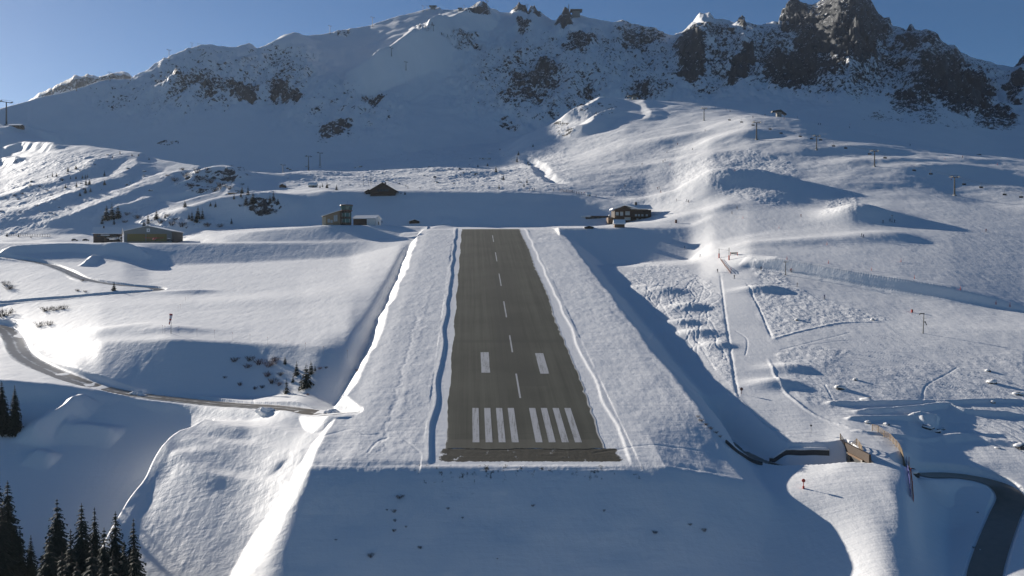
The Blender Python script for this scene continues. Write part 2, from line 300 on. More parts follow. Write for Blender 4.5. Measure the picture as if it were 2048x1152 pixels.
# ditch along the left foot
dit = np.exp(-((off + HW + 5.5) / 3.2) ** 2) * sstep(235, 300, y) * sstep(600, 520, y)
base = base - 3.2 * dit - 3.0 * np.exp(-((off + HW + 9) / 7.0) ** 2) * sstep(345, 300, y) * sstep(230, 260, y)
plat = smax(face, base, 1.0)
inside = (np.abs(off) < HW - 3) & (y > YF + 2)
plat = np.where(inside, face, plat)
wp = fade * (dout < 80)
Z[si, sj] = base * (1 - wp) + plat * wp
# cleared strip: half a metre below the snow on either side
edge = 23.3 + fbm(y / 22, y * 0 + 3.0, 3, 21) * 0.9
sn = sstep(edge, edge + 0.9, np.abs(off)) * sstep(HW + 1, HW - 6, np.abs(off))
sn = np.maximum(sn, 0) * sstep(YF - 1, YF + 3, y) * fade
Z[si, sj] += np.where(off < 0, 0.36, 0.22) * sn + np.where(off < 0, 0.08, 0.05) * np.exp(-((np.abs(off) - edge - 0.8) / 0.8) ** 2) * sstep(YF, YF + 4, y) * fade
lumps = sstep(26, 30, np.abs(off)) * (0.25 + 1.6 * vn(x / 26, y / 55, 37) ** 2) * (fbm(x / 9, y / 16, 4, 31) * 0.11 + fbm(x / 1.6, y / 3.0, 3, 33) * 0.05)
Z[si, sj] += lumps * wp * (dout < 3)
# bare turf between the runway end and the crest
inc = 0.74 * sstep(23.5, 19.5, np.abs(off - 0.5) + wob)
DIRT[si, sj] = np.maximum(DIRT[si, sj], inc * sstep(209.3, 211, y + wob * 0.4) * sstep(219.5, 218.3, y))
DIRT[si, sj] = np.maximum(DIRT[si, sj], 0.43 * (np.abs(off) < 26 + 4 * wob) * sstep(192, 207, y + 2 * wob) * sstep(210, 208.6, y))
DIRT[si, sj] = np.maximum(DIRT[si, sj], 0.30 * sstep(19.5, 20.5, off) * sstep(24.0, 22.5, off) * sstep(430, 240, y) * (y > 215))

# ---- plough ridge and tracks along the strip
def offline(o, y0, y1, n=40, amp=0.8, seed=0):
    ys = np.linspace(y0, y1, n); r = np.random.default_rng(seed)
    return [Vector((axx(yy) + o + amp * (r.random() - 0.5), yy, 0)) for yy in ys]
stamp(offline(-33, 215, 420, 60, 1.6, 1), 0.05, 1.2, 1.2, 0.5, 0.8)
stamp(offline(-35.5, 215, 360, 60, 1.6, 2), -0.08, 0.9, 0.9, 0.5, 0.8)
0 and stamp(offline(34, 215, 300, 40, 1.5, 3), -0.14, 0.9, 0.9, 0.5, 0.8)

# ---- the long bank on the right and piste edges
for uv, h, wl, wr in [([(1440,545),(1448,610),(1455,660),(1470,760),(1480,800)], -0.22, 0.8, 0.8), ([(1492,565),(1520,620),(1545,678)], -0.22, 0.8, 0.8),
                      ([(1545,678),(1610,660),(1680,646),(1770,644)], 0.25, 1.2, 1.2), ([(1535,715),(1560,760),(1600,810),(1640,835),(1690,853),(1745,872)], 0.22, 0.9, 0.9), ([(1480,800),(1510,838),(1560,866),(1640,884)], 0.22, 0.9, 0.9),
                      ([(1650,808),(1750,807),(1900,805),(2048,800)], 0.9, 2.0, 2.0), ([(1700,828),(1800,822),(1890,812),(1930,823),(2048,833)], 1.2, 2.5, 2.0),
                      ([(1690,840),(1780,838),(1850,840)], 0.9, 2, 1.6), ([(1700,862),(1800,872),(1900,876),(2010,868)], 0.5, 1.2, 1.5),
                      ([(1880,880),(1940,876),(1990,885),(2048,890)], 1.0, 3.0, 3.0), ([(1840,850),(1862,842),(1880,846)], 2.2, 5, 4)]:
    stamp(uvline(uv), taper(5 * (len(uv) - 1) + 1, h, 0.1), wl, wr, 0.3, 0.3)

# snow berm added along the long bank on the right, to throw its shadow
def uyp(u, yy): return Vector(((u - CU) / FPX * yy, yy, 0))
BK = smooth_poly([uyp(*q) for q in ((1478,474),(1540,464.5),(1600,453.5),(1700,435.5),(1800,420.5),(1900,407.5),(2000,396.5),(2070,388))], 6)
stamp(BK, np.interp(np.linspace(0, 1, len(BK)), [0, .16, .7, 1], [0, 4.0, 3.6, 1.8]), 18, 2.6, 0.85)
# ---- roads, cut into the snow
ROADS = []
def road(uv, width, depth, n=8, clear=0.9, zs=None):
    P = smooth_poly([hit(*p) for p in uv], n)
    if zs is not None:
        zz = np.interp(np.linspace(0, 1, len(P)), np.linspace(0, 1, len(zs)), zs)
    else:
        zz = np.array([hz(p.x, p.y) for p in P]) - depth
        for _ in range(30): zz[1:-1] = 0.25 * zz[:-2] + 0.5 * zz[1:-1] + 0.25 * zz[2:]
    ROADS.append((P, zz, width))
    xs = [p.x for p in P]; ys = [p.y for p in P]; W = width * 2 + 14
    si, sj = window(min(xs) - W, max(xs) + W, min(ys) - W, max(ys) + W); x, y = X2[si, sj], Y2[si, sj]
    d, s, par = polydist(P, x, y); zr = np.interp(par, np.arange(len(P)), zz)
    e = d - width / 2 - 0.4; rise = np.maximum(e, 0)
    hi = zr + rise * 1.1 + 0.9 * sstep(0.0, 1.1, e); lo = zr - rise * 0.75 + 0.5 * sstep(0.0, 1.0, e) * sstep(4, 1.5, e)
    Z[si, sj] = np.where(e < 14, np.clip(Z[si, sj], np.where(e <= 0, zr, lo), np.where(e <= 0, zr, hi)), Z[si, sj])
road([(-60,640),(0,652),(24,672),(40,705),(80,730),(140,755),(210,776),(300,792),(400,803),(500,810),(600,815),(690,823)], 8.0, 0.5)
road([(-60,508),(20,515),(90,527),(130,540),(165,557),(210,565),(260,571),(300,574),(318,578),(300,582),(240,586),(150,594),(70,600),(0,606),(-60,604)], 6.0, 0.5)
road([(1985,1250),(1975,1200),(1968,1152),(1985,1090),(2008,1030),(2022,992),(2000,968),(1950,952),(1890,946),(1835,945)], 6.2, 0.6, zs=None)

# sunken road left of the snow bridge: it runs along the foot of the embankment and under the deck
SR = [Vector(q) for q in ((88.6,228.0,-49.6),(82,229.3,-49.6),(75,231,-49.6),(68.5,234,-49.5),(64.5,243,-49.0),(61.5,255,-47.6),(59.5,270,-45.0))]
SRP = smooth_poly(SR, 6); SRZ = np.array([p.z for p in SRP])
si, sj = window(50, 90, 204, 285); x, y = X2[si, sj], Y2[si, sj]
d, sd_, par = polydist(SRP, x, y); zr = np.interp(par, np.arange(len(SRP)), SRZ)
near = (sd_ > 0)
e = d - 3.0; r_ = np.maximum(e, 0)
hi_far = zr + r_ * 1.3; hi_near = zr + 0.4 * sstep(0, 1, e) + r_ * 0.10 + np.maximum(r_ - 3, 0) ** 2 * 0.26
lim = np.where(near, hi_near, hi_far)
lim = np.where(x > 88.0, lim + 9.0 * sstep(88.0, 88.4, x), lim)
cut = np.minimum(Z[si, sj], np.where((e < np.where(near, 9.0, 13.0)) & (x - axx(y) > HW + 7.5), lim, 1e9)); wt = sstep(278, 262, y)
Z[si, sj] = Z[si, sj] * (1 - wt) + cut * wt
ROADS.append((SRP, SRZ, 4.6))
# ---- surface relief
m_mtn = sstep(1250, 1500, Y2).astype(np.float32)
# masks from photo bearings are turned into fixed ground positions here
C_, S_ = math.cos(PITCH), math.sin(PITCH)
Vp = (CV - FPX * ((-Y2 * S_ + Z * C_) / (Y2 * C_ + Z * S_))).astype(np.float32)
Up = (CU + FPX * X2 / (Y2 * C_ + Z * S_)).astype(np.float32)
WU = np.zeros((NY, NA), np.float32); WV = np.zeros((NY, NA), np.float32)
i0_ = int(np.searchsorted(Y, 1200)); WU[i0_:] = fbm(X2[i0_:] / 45, Y2[i0_:] / 60, 4, 91, .6) * 26; WV[i0_:] = fbm(X2[i0_:] / 45, Y2[i0_:] / 60, 4, 95, .6) * 20
def patch(u, v, ru, rv, s=1.0, lo=0, hi=9e9, arr=None):
    arr = ROCK if arr is None else arr
    m = (np.abs(Up[iR] - u) < 1.6 * ru) & (np.abs(Vp[iR] - v) < 1.6 * rv) & (Y2[iR] > lo) & (Y2[iR] < hi)
    q = ((Up[iR] + WU[iR] - u) / ru) ** 2 + ((Vp[iR] + WV[iR] - v) / rv) ** 2
    arr[iR] = np.where(m, np.maximum(arr[iR], s * sstep(2.2, 0.25, q)), arr[iR])
iR = slice(int(np.searchsorted(Y, 1240)), NY)
for p in [(400,165,95,38,.62),(485,180,30,25,.8),(555,175,24,26,.78),(592,192,22,18,.75),(335,160,30,16,.6),(420,205,60,15,.5),(240,210,45,30,.5),(190,180,20,12,.5),(668,262,42,24,.8),(738,192,24,20,.78),(333,288,16,8,.75),(690,62,18,8,.7),
          (835,62,25,10,.5),(955,24,28,14,.8),(900,75,30,8,.55),(930,90,28,14,.6),(1037,16,16,14,1.0),(1069,17,13,12,1.0),(1132,30,16,22,.95),(1055,65,16,12,.7),(1060,165,52,38,.72),(1045,200,40,20,.65),(1085,150,25,20,.75),(1172,192,14,18,.7),(1150,105,28,14,.6),
          (1165,80,30,18,.75),(1155,105,12,10,.8),(1265,62,34,34,.72),(1230,80,30,12,.6),(1300,72,30,14,.7),(1305,172,45,14,.66),(1350,65,20,12,.6),(1285,185,50,12,.6),(1020,255,30,12,.55),
          (1378,105,34,48,.86),(1385,148,26,22,.85),(1420,55,30,16,.72),(1440,60,30,20,.7),(1482,40,10,14,1.0),(1486,130,18,42,.9),(1470,150,22,18,.9),(1530,55,28,14,.6),(1545,120,40,50,.62),(1590,145,75,42,.84),(1575,170,40,25,.84),(1645,145,42,22,.82),
          (1600,40,42,46,.95),(1580,15,24,22,1.0),(1640,90,50,40,.9),(1665,45,60,60,.84),(1700,90,70,45,.95),(1720,40,50,50,.9),(1745,50,40,40,.9),(1720,115,36,26,.92),(1820,85,30,36,.86),(1860,75,42,26,.76),(1895,110,46,28,.7),(1860,140,36,34,.8),(1890,170,55,34,.9),(1930,195,56,40,.98),(1900,150,36,30,.9),(1985,235,34,28,.95),(2015,250,24,16,.9),
          (2035,175,26,26,.85),(2040,118,20,16,.95),(1830,212,46,26,.9),(1845,235,26,18,.85),(1800,238,70,18,.62),(1745,245,36,14,.7),(1900,255,40,18,.62),(1930,285,60,16,.58),(1960,305,70,14,.5),(1690,178,60,18,.55),(1210,90,60,30,.4),(1500,30,60,30,.5)]:
    patch(*p, lo=1240, hi=2520)
patch(150,168,140,40,.72, lo=2500)
for p in [(430,150,170,70,.46),(560,150,80,60,.5),(680,230,110,70,.42),(1080,160,160,90,.5),(1180,120,140,70,.46),(1290,110,130,80,.5),(1420,110,90,80,.58),(1560,110,120,80,.6),(1700,110,160,120,.62),(1880,150,140,110,.6),(1850,260,160,50,.5),(300,190,110,60,.42)]: patch(*p, lo=1240, hi=2520)
iR = slice(int(np.searchsorted(Y, 640)), int(np.searchsorted(Y, 1300)))
for p in [(1190,215,60,22,.62),(1235,200,22,8,.7),(1120,250,20,10,.7),(1130,262,25,10,.6),(410,360,75,26,.66),(470,345,50,16,.6),(530,408,44,22,.62),(510,395,30,10,.5),(290,425,60,14,.5),(340,445,80,12,.55),(400,440,50,12,.5),(40,245,25,8,.5),(860,318,120,20,.48),(960,340,120,30,.46),(700,350,120,18,.44),(60,330,60,20,.46),(150,330,90,20,.46),(100,380,90,30,.44),(60,410,60,14,.42)]:
    patch(*p, lo=640, hi=1300)

Up_, Vp_ = Up, Vp
# rough, tracked snow (off-piste) and groomed snow (pistes)
for uv, s in [([(1240,560),(1300,520),(1420,560),(1440,600),(1455,700),(1480,800),(1400,700),(1330,620)], 1.0), ([(1492,565),(1560,560),(1680,610),(1790,640),(1690,645),(1600,662),(1548,680)], 1.0),
              ([(1330,335),(1420,312),(1500,296),(1590,330),(1600,350),(1555,415),(1480,400),(1400,360)], .9), ([(1640,430),(1660,390),(1690,378),(1712,385),(1720,430)], 1.2),
              ([(1535,715),(1600,690),(1700,700),(1660,730),(1560,740)], .8), ([(200,1020),(280,930),(350,850),(640,880),(690,900),(560,1020),(420,1140),(300,1120)], .26),([(700,935),(1440,945),(1560,1152),(440,1152)], .3),
              ([(700,920),(700,830),(760,700),(830,560),(860,480),(905,480),(900,640),(870,890)], .15), ([(1230,930),(1160,700),(1100,520),(1120,480),(1250,640),(1400,800),(1450,930)], .12),
              ([(0,470),(0,330),(180,300),(330,340),(330,400),(150,450)], .9), ([(560,380),(560,345),(850,300),(1060,280),(1180,210),(1250,200),(1130,270),(1150,380),(1000,385)], .9),
              ([(1500,515),(1560,545),(1590,570),(1520,560)], 1.2), ([(1385,720),(1470,780),(1490,815),(1545,866),(1500,880),(1440,830)], .5), ([(1560,735),(1640,720),(1720,745),(1660,820),(1610,805)], .55), ([(1650,830),(1700,740),(2048,700),(2048,880),(1850,900)], .35), ([(1050,300),(1250,250),(1420,290),(1380,420),(1200,400)], .35)]:
    si, sj, ins = lit_poly(uv); ROUGH[si, sj] = np.maximum(ROUGH[si, sj], s * ins)
si, sj, ins = lit_poly([(1445,560),(1488,562),(1540,690),(1600,800),(1680,850),(1745,872),(1815,905),(1820,1150),(1640,1150),(1560,950),(1640,886),(1560,868),(1512,840),(1484,795),(1462,700)]); LANE = np.zeros((NY, NA), np.float32); LANE[si, sj] = ins; ROUGH[si, sj] *= ~ins
LANE = blur(blur(LANE, 1.5, 0), 2.0, 1)
ROUGH = blur(ROUGH, 1.5, 0); ROUGH = blur(ROUGH, 2.0, 1)
i1 = slice(int(np.searchsorted(Y, 140)), int(np.searchsorted(Y, 1320))); x, y = X2[i1], Y2[i1]
onrwy = (np.abs(x - axx(y)) < 25.5) & (y > 206) & (y < 640)
far = sstep(560, 760, y)
rel = fbm(x / 55, y / 40, 3, 41) * (0.25 + 1.5 * far) + fbm(x / 14, y / 11, 3, 43) * (0.10 + 0.30 * far)
rg = ROUGH[i1] * (1 - 0.35 * far)
rel = rel + rg * (fbm(x / 5.5, y / 8, 3, 51) * (0.22 + 0.4 * far) + fbm(x / 1.7, y / 2.4, 2, 55) * (0.15 + 0.2 * far))
rel = rel + 0.06 * fbm(x / 2.5, y / 6, 2, 58)
Z[i1] += np.where(onrwy, 0, rel * (1 - 0.85 * LANE[i1]))
rk = np.clip(ROCK[i1] * 1.6, 0, 1) * sstep(0.02, 0.5, fbm(x / 7, y / 7, 3, 61) + ROCK[i1] - 0.35)
Z[i1] += rk * 1.6 * np.abs(fbm(x / 4, y / 4, 3, 63))
# mountain relief: gentle snow, rugged rock
i2 = slice(int(np.searchsorted(Y, 1240)), NY); x, y = X2[i2], Y2[i2]; r2 = ROCK[i2]; zz = Z[i2]
rid = 1 - np.abs(fbm(x / 70, y / 150, 4, 71, 0.6)) * 2.0
cr = fbm(x / 22, zz / 16, 4, 75, 0.62); cr2 = fbm(x / 8, zz / 7, 3, 78, 0.6)
top = sstep(0, 40, np.maximum(Vp_[i2] - np.interp(Up_[i2], [p[0] for p in SKY], [p[1] for p in SKY]), 0))
mm = m_mtn[i2]
Z[i2] += mm * (fbm(x / 160, y / 160, 3, 81) * 10 * top + fbm(x / 35, y / 35, 3, 83) * 3.0 + (0.5 - np.abs(fbm(x / 90 + fbm(x / 120, y / 120, 2, 88) * .6, y / 420, 4, 86))) * 16 * top + r2 * (0.35 + 0.65 * top) * (rid * 20 - 10 + cr * 26 + cr2 * 11))
del rid, cr, cr2

# carved tracks: ski and foot trails
rs = np.random.default_rng(5)
def track(uv, h=-0.10, wd=0.5, n=6): 
    P = uvline(uv, n); stamp(P, h, wd, wd, 0.6, 0.0)
for uv in [[(505,795),(520,822),(600,838),(690,850)],[(290,788),(400,800),(470,812),(520,826)],[(60,725),(130,765),(230,790)],[(1845,810),(1850,775),(1880,755),(1915,735)],[(1650,770),(1672,810)],[(1310,560),(1290,600),(1310,640),(1300,680)],[(1330,560),(1320,600),(1300,640),(1340,690)],[(1390,600),(1370,640),(1400,690),(1430,740)],
           [(1240,545),(1300,555),(1400,565)],[(1375,760),(1420,790),(1450,830)],[(705,862),(730,870),(760,868)],[(735,905),(760,880),(800,875),(840,905)],[(1190,905),(1300,890),(1420,905)],[(640,880),(700,858),(730,870)],[(1620,690),(1720,680),(1800,700)],[(1560,700),(1640,680),(1700,665)],[(1255,345),(1245,365),(1235,390)]]:
    track(uv)
for k in range(24):     # long descending ski tracks across the slope at right
    v0 = 655 + k * 6 + rs.random() * 8; u0 = 1590 + rs.random() * 160
    track([(u0, v0), (u0 + 160, v0 + 26 + 14 * rs.random()), (u0 + 330, v0 + 62 + 20 * rs.random()), (min(u0 + 470, 2060), v0 + 95 + 25 * rs.random())], -0.08 - 0.09 * rs.random(), 0.45, 5)
for k in range(44):
    u0, v0 = 1260 + rs.random() * 160, 555 + rs.random() * 120; q = (v0 - 555) * 0.5
    track([(u0 + q, v0), (u0 + q + 12 * rs.standard_normal(), v0 + 14), (u0 + q + 14 * rs.standard_normal(), v0 + 30), (u0 + q + 12 * rs.standard_normal() + 10, v0 + 48)], -0.12, 0.45, 5)

# ---- meshes
def grid_mesh(name, i0, i1):
    ny = i1 - i0
    co = np.empty((ny, NA, 3), np.float32); co[..., 0] = X2[i0:i1]; co[..., 1] = Y2[i0:i1]; co[..., 2] = Z[i0:i1]
    idx = np.arange(ny * NA, dtype=np.int32).reshape(ny, NA)
    q = np.stack([idx[:-1, :-1], idx[:-1, 1:], idx[1:, 1:], idx[1:, :-1]], -1).reshape(-1, 4)
    me = bpy.data.meshes.new(name); n = len(q)
    me.vertices.add(ny * NA); me.vertices.foreach_set('co', co.ravel())
    me.loops.add(n * 4); me.loops.foreach_set('vertex_index', q.ravel())
    me.polygons.add(n); me.polygons.foreach_set('loop_start', np.arange(0, n * 4, 4, dtype=np.int32))
    me.polygons.foreach_set('use_smooth', np.ones(n, bool))
    for nm, arr in (('rock', ROCK), ('dirt', DIRT), ('rough', ROUGH)):
        at = me.attributes.new(nm, 'FLOAT', 'POINT'); at.data.foreach_set('value', np.ascontiguousarray(arr[i0:i1], np.float32).ravel())
    me.update(calc_edges=True)
    o = bpy.data.objects.new(name, me); COL.objects.link(o); o['kind'] = 'structure'
    return o

def nmat(name):
    m = bpy.data.materials.new(name); m.use_nodes = True
    return m, m.node_tree, m.node_tree.nodes, m.node_tree.links, m.node_tree.nodes['Principled BSDF']
def noise_node(N, L, vec, scale, detail=3, rough=0.55):
    n = N.new('ShaderNodeTexNoise'); n.inputs['Scale'].default_value = scale; n.inputs['Detail'].default_value = detail; n.inputs['Roughness'].default_value = rough
    if vec is not None: L.new(vec, n.inputs['Vector'])
    return n
def mth(N, L, op, a, b, clamp=False):
    n = N.new('ShaderNodeMath'); n.operation = op; n.use_clamp = clamp
    for k, q in ((0, a), (1, b)):
        if isinstance(q, (int, float)): n.inputs[k].default_value = q
        else: L.new(q, n.inputs[k])
    return n.outputs[0]
def ramp01(N, L, x, lo, hi):
    n = N.new('ShaderNodeMapRange'); n.interpolation_type = 'SMOOTHSTEP'; L.new(x, n.inputs[0]); n.inputs[1].default_value = lo; n.inputs[2].default_value = hi
    return n.outputs[0]
def mixc(N, L, f, a, b):
    n = N.new('ShaderNodeMix'); n.data_type = 'RGBA'
    if isinstance(f, (int, float)): n.inputs[0].default_value = f
    else: L.new(f, n.inputs[0])
    for k, q in ((6, a), (7, b)):
        if isinstance(q, tuple): n.inputs[k].default_value = (*q, 1)
        else: L.new(q, n.inputs[k])
    return n.outputs[2]

def ground_material():
    m, T, N, L, P = nmat('snow_and_rock')
    geo = N.new('ShaderNodeNewGeometry'); pos = geo.outputs['Position']
    at = {}
    for k in ('rock', 'dirt', 'rough'):
        a = N.new('ShaderNodeAttribute'); a.attribute_name = k; at[k] = a.outputs['Fac']
    sx = N.new('ShaderNodeVectorMath'); sx.operation = 'MULTIPLY'; sx.inputs[1].default_value = (1.0, 0.45, 1.0); L.new(pos, sx.inputs[0])
    # rock shows where the rock mask beats a cragged noise; snow stays on ledges
    n1 = noise_node(N, L, pos, 0.03, 5, 0.65); n2 = noise_node(N, L, pos, 0.15, 4, 0.72)
    sepn = N.new('ShaderNodeSeparateXYZ'); L.new(geo.outputs['True Normal'], sepn.inputs[0])
    steep = ramp01(N, L, sepn.outputs[2], 0.93, 0.62)
    nn = mth(N, L, 'ADD', mth(N, L, 'MULTIPLY', n1.outputs[0], 0.45), mth(N, L, 'MULTIPLY', n2.outputs[0], 0.80))
    lim = mth(N, L, 'SUBTRACT', mth(N, L, 'ADD', mth(N, L, 'MULTIPLY', at['rock'], 0.30), mth(N, L, 'MULTIPLY', mth(N, L, 'MULTIPLY', steep, at['rock']), 0.26)), mth(N, L, 'SUBTRACT', 0.95, nn))
    rockf = ramp01(N, L, lim, -0.02, 0.035)
    rn = noise_node(N, L, pos, 0.35, 4, 0.6)
    rockc = mixc(N, L, rn.outputs[0], (0.025, 0.028, 0.031), (0.088, 0.091, 0.093))
    # bare turf
    n3 = noise_node(N, L, sx.outputs[0], 0.55, 4, 0.7)
    dirtf = ramp01(N, L, mth(N, L, 'ADD', at['dirt'], mth(N, L, 'SUBTRACT', n3.outputs[0], 1.02)), -0.06, 0.10)
    dn = noise_node(N, L, pos, 1.3, 3)
    dirtc = mixc(N, L, dn.outputs[0], (0.05, 0.045, 0.03), (0.13, 0.115, 0.085))
    sn = noise_node(N, L, pos, 0.03, 3)
    snowc = mixc(N, L, sn.outputs[0], (0.80, 0.80, 0.80), (0.88, 0.88, 0.875))
    c = mixc(N, L, dirtf, snowc, dirtc); c = mixc(N, L, rockf, c, rockc)
    L.new(c, P.inputs['Base Color'])
    P.inputs['Roughness'].default_value = 0.62; P.inputs['Specular IOR Level'].default_value = 0.22
    b1 = noise_node(N, L, sx.outputs[0], 0.7, 4, 0.6); b2 = noise_node(N, L, pos, 2.2, 2, 0.5)
    hb = mth(N, L, 'ADD', mth(N, L, 'MULTIPLY', b1.outputs[0], mth(N, L, 'ADD', 0.12, mth(N, L, 'MULTIPLY', at['rough'], 0.25))), mth(N, L, 'MULTIPLY', b2.outputs[0], 0.03))
    s3 = N.new('ShaderNodeVectorMath'); s3.operation = 'MULTIPLY'; s3.inputs[1].default_value = (0.10, 0.55, 0.3); L.new(pos, s3.inputs[0])
    b3 = noise_node(N, L, s3.outputs[0], 1.0, 4, 0.6)
    hb = mth(N, L, 'ADD', hb, mth(N, L, 'MULTIPLY', b3.outputs[0], 0.16))
    hb = mth(N, L, 'ADD', hb, mth(N, L, 'MULTIPLY', mth(N, L, 'MULTIPLY', n2.outputs[0], rockf), 3.0))
    bp = N.new('ShaderNodeBump'); bp.inputs['Strength'].default_value = 0.8; bp.inputs['Distance'].default_value = 1.0
    L.new(hb, bp.inputs['Height']); L.new(bp.outputs[0], P.inputs['Normal'])
    return m
MG = ground_material()
iA, iB = int(np.searchsorted(Y, 700)), int(np.searchsorted(Y, 1290))
for nm, a, b in (('snow_ground', 0, iA + 1), ('snow_hills', iA, iB + 1), ('mountain', iB, NY)):
    grid_mesh(nm, a, b).data.materials.append(MG)
# ---------------------------------------------------------------- runway, markings and roads
def new_obj(name, me, mat=None, parent=None, kind=None):
    o = bpy.data.objects.new(name, me); COL.objects.link(o)
    if mat is not None: me.materials.append(mat)
    if parent is not None: o.parent = parent
    if kind: o['kind'] = kind
    return o
def sheet(name, rows, mat, parent=None, kind=None, smooth=True):
    "a ground sheet from rows of points"
    me = bpy.data.meshes.new(name); n = len(rows[0])
    me.from_pydata([tuple(p) for r in rows for p in r], [], [(i * n + k, i * n + k + 1, (i + 1) * n + k + 1, (i + 1) * n + k) for i in range(len(rows) - 1) for k in range(n - 1)])
    me.polygons.foreach_set('use_smooth', [smooth] * len(me.polygons)); me.update()
    return new_obj(name, me, mat, parent, kind)
def asphalt_material():
    m, T, N, L, P = nmat('runway_asphalt')
    geo = N.new('ShaderNodeNewGeometry'); pos = geo.outputs['Position']
    sg_ = N.new('ShaderNodeSeparateXYZ'); L.new(pos, sg_.inputs[0]); geo_x, geo_y = sg_.outputs[0], sg_.outputs[1]
    mp = N.new('ShaderNodeMapping'); mp.inputs['Rotation'].default_value = (0, 0, math.atan(AXS)); L.new(pos, mp.inputs[0])
    st = N.new('ShaderNodeVectorMath'); st.operation = 'MULTIPLY'; st.inputs[1].default_value = (1, 0.012, 0.01); L.new(mp.outputs[0], st.inputs[0])
    a = noise_node(N, L, st.outputs[0], 0.55, 5, 0.7); b = noise_node(N, L, pos, 0.05, 3); c = noise_node(N, L, pos, 2.5, 3, 0.7)
    f = mth(N, L, 'ADD', mth(N, L, 'MULTIPLY', a.outputs[0], 0.62), mth(N, L, 'ADD', mth(N, L, 'MULTIPLY', b.outputs[0], 0.3), mth(N, L, 'MULTIPLY', c.outputs[0], 0.12)))
    col = mixc(N, L, ramp01(N, L, f, 0.36, 0.68), (0.052, 0.0525, 0.041), (0.098, 0.099, 0.077))
    # paving lane joints
    sp = N.new('ShaderNodeSeparateXYZ'); L.new(mp.outputs[0], sp.inputs[0])
    fr = mth(N, L, 'FRACT', mth(N, L, 'MULTIPLY', sp.outputs[0], 1 / 4.0), 0); jn = mth(N, L, 'LESS_THAN', fr, 0.035)
    fr2 = mth(N, L, 'FRACT', mth(N, L, 'MULTIPLY', sp.outputs[1], 1 / 57.0), 0); jn2 = mth(N, L, 'LESS_THAN', fr2, 0.006)
    col = mixc(N, L, mth(N, L, 'MULTIPLY', mth(N, L, 'MAXIMUM', jn, jn2), 0.35), col, (0.04, 0.038, 0.03))
    # darker relaid patch and rubber laid down around the touchdown zone
    def band(o, lo, hi, k):
        q = N.new('ShaderNodeMapRange'); q.interpolation_type = 'SMOOTHSTEP'; L.new(o, q.inputs[0]); q.inputs[1].default_value = lo - k; q.inputs[2].default_value = lo + k
        r = N.new('ShaderNodeMapRange'); r.interpolation_type = 'SMOOTHSTEP'; L.new(o, r.inputs[0]); r.inputs[1].default_value = hi + k; r.inputs[2].default_value = hi - k
        return mth(N, L, 'MULTIPLY', q.outputs[0], r.outputs[0])
    X0 = axx(300.0) - AXS * 300.0
    lat = mth(N, L, 'SUBTRACT', geo_x, mth(N, L, 'ADD', mth(N, L, 'MULTIPLY', geo_y, AXS), X0)); ln_ = geo_y
    patch_ = mth(N, L, 'MULTIPLY', band(lat, 0.4, 9.2, 0.1), band(ln_, 268, 284, 0.2))
    patch2 = mth(N, L, 'MULTIPLY', band(lat, -20, 20, 0.1), band(ln_, 318, 322, 0.3))
    col = mixc(N, L, mth(N, L, 'MULTIPLY', mth(N, L, 'MAXIMUM', patch_, patch2), 0.4), col, (0.05, 0.05, 0.042))
    rub = mth(N, L, 'MULTIPLY', mth(N, L, 'MULTIPLY', band(lat, -5.5, 6.0, 2.5), band(ln_, 262, 470, 45)), ramp01(N, L, a.outputs[0], 0.38, 0.62))
    col = mixc(N, L, mth(N, L, 'MULTIPLY', rub, 0.55), col, (0.03, 0.03, 0.028))
    pale = mth(N, L, 'MULTIPLY', band(lat, -30, 30, 1), band(ln_, 200, 224.5, 0.4))
    col = mixc(N, L, mth(N, L, 'MULTIPLY', pale, 0.35), col, (0.16, 0.15, 0.12))
    # frost and thin snow at the rims
    at = N.new('ShaderNodeAttribute'); at.attribute_name = 'rim'
    sn = ramp01(N, L, mth(N, L, 'ADD', at.outputs['Fac'], mth(N, L, 'SUBTRACT', mth(N, L, 'ADD', mth(N, L, 'MULTIPLY', a.outputs[0], 0.7), mth(N, L, 'MULTIPLY', c.outputs[0], 0.3)), 1.0)), -0.05, 0.14)
    col = mixc(N, L, sn, col, (0.62, 0.61, 0.58))
    L.new(col, P.inputs['Base Color']); P.inputs['Roughness'].default_value = 0.85; P.inputs['Specular IOR Level'].default_value = 0.25
    bp = N.new('ShaderNodeBump'); bp.inputs['Strength'].default_value = 0.25; bp.inputs['Distance'].default_value = 0.1; L.new(c.outputs[0], bp.inputs['Height']); L.new(bp.outputs[0], P.inputs['Normal'])
    return m
MAT_ASPH = asphalt_material()
ry = list(np.linspace(218.4, 600, 130)) + list(np.linspace(602, 645, 44))
rr = np.random.default_rng(3); rows = []; rim = []
offs = np.linspace(-1, 1, 41)
for k, yy in enumerate(ry):
    lw = 20.0 + 0.25 * math.sin(yy * 0.13) + 0.3 * rr.random(); rw = 19.7 + 0.4 * math.sin(yy * 0.05) + 0.7 * rr.random() - 0.8 * float(sstep(420, 260, yy))
    if yy < 219: yw = 0.25
    row = []
    for o in offs:
        xx = axx(yy) + (o * rw if o > 0 else o * lw)
        y2 = yy + (0.35 * math.sin(xx * 0.35) + 0.2 * math.sin(xx * 1.3) if k == 0 else 0)
        row.append((xx, y2, float(zplat(y2)) + 0.07))
        rim.append(max(0.0, (abs(o) - 0.93) / 0.07) * (0.75 if o > 0 else 0.5))
    rows.append(row)
runway = sheet('runway', rows, MAT_ASPH, kind='structure')
ra = runway.data.attributes.new('rim', 'FLOAT', 'POINT'); ra.data.foreach_set('value', rim)
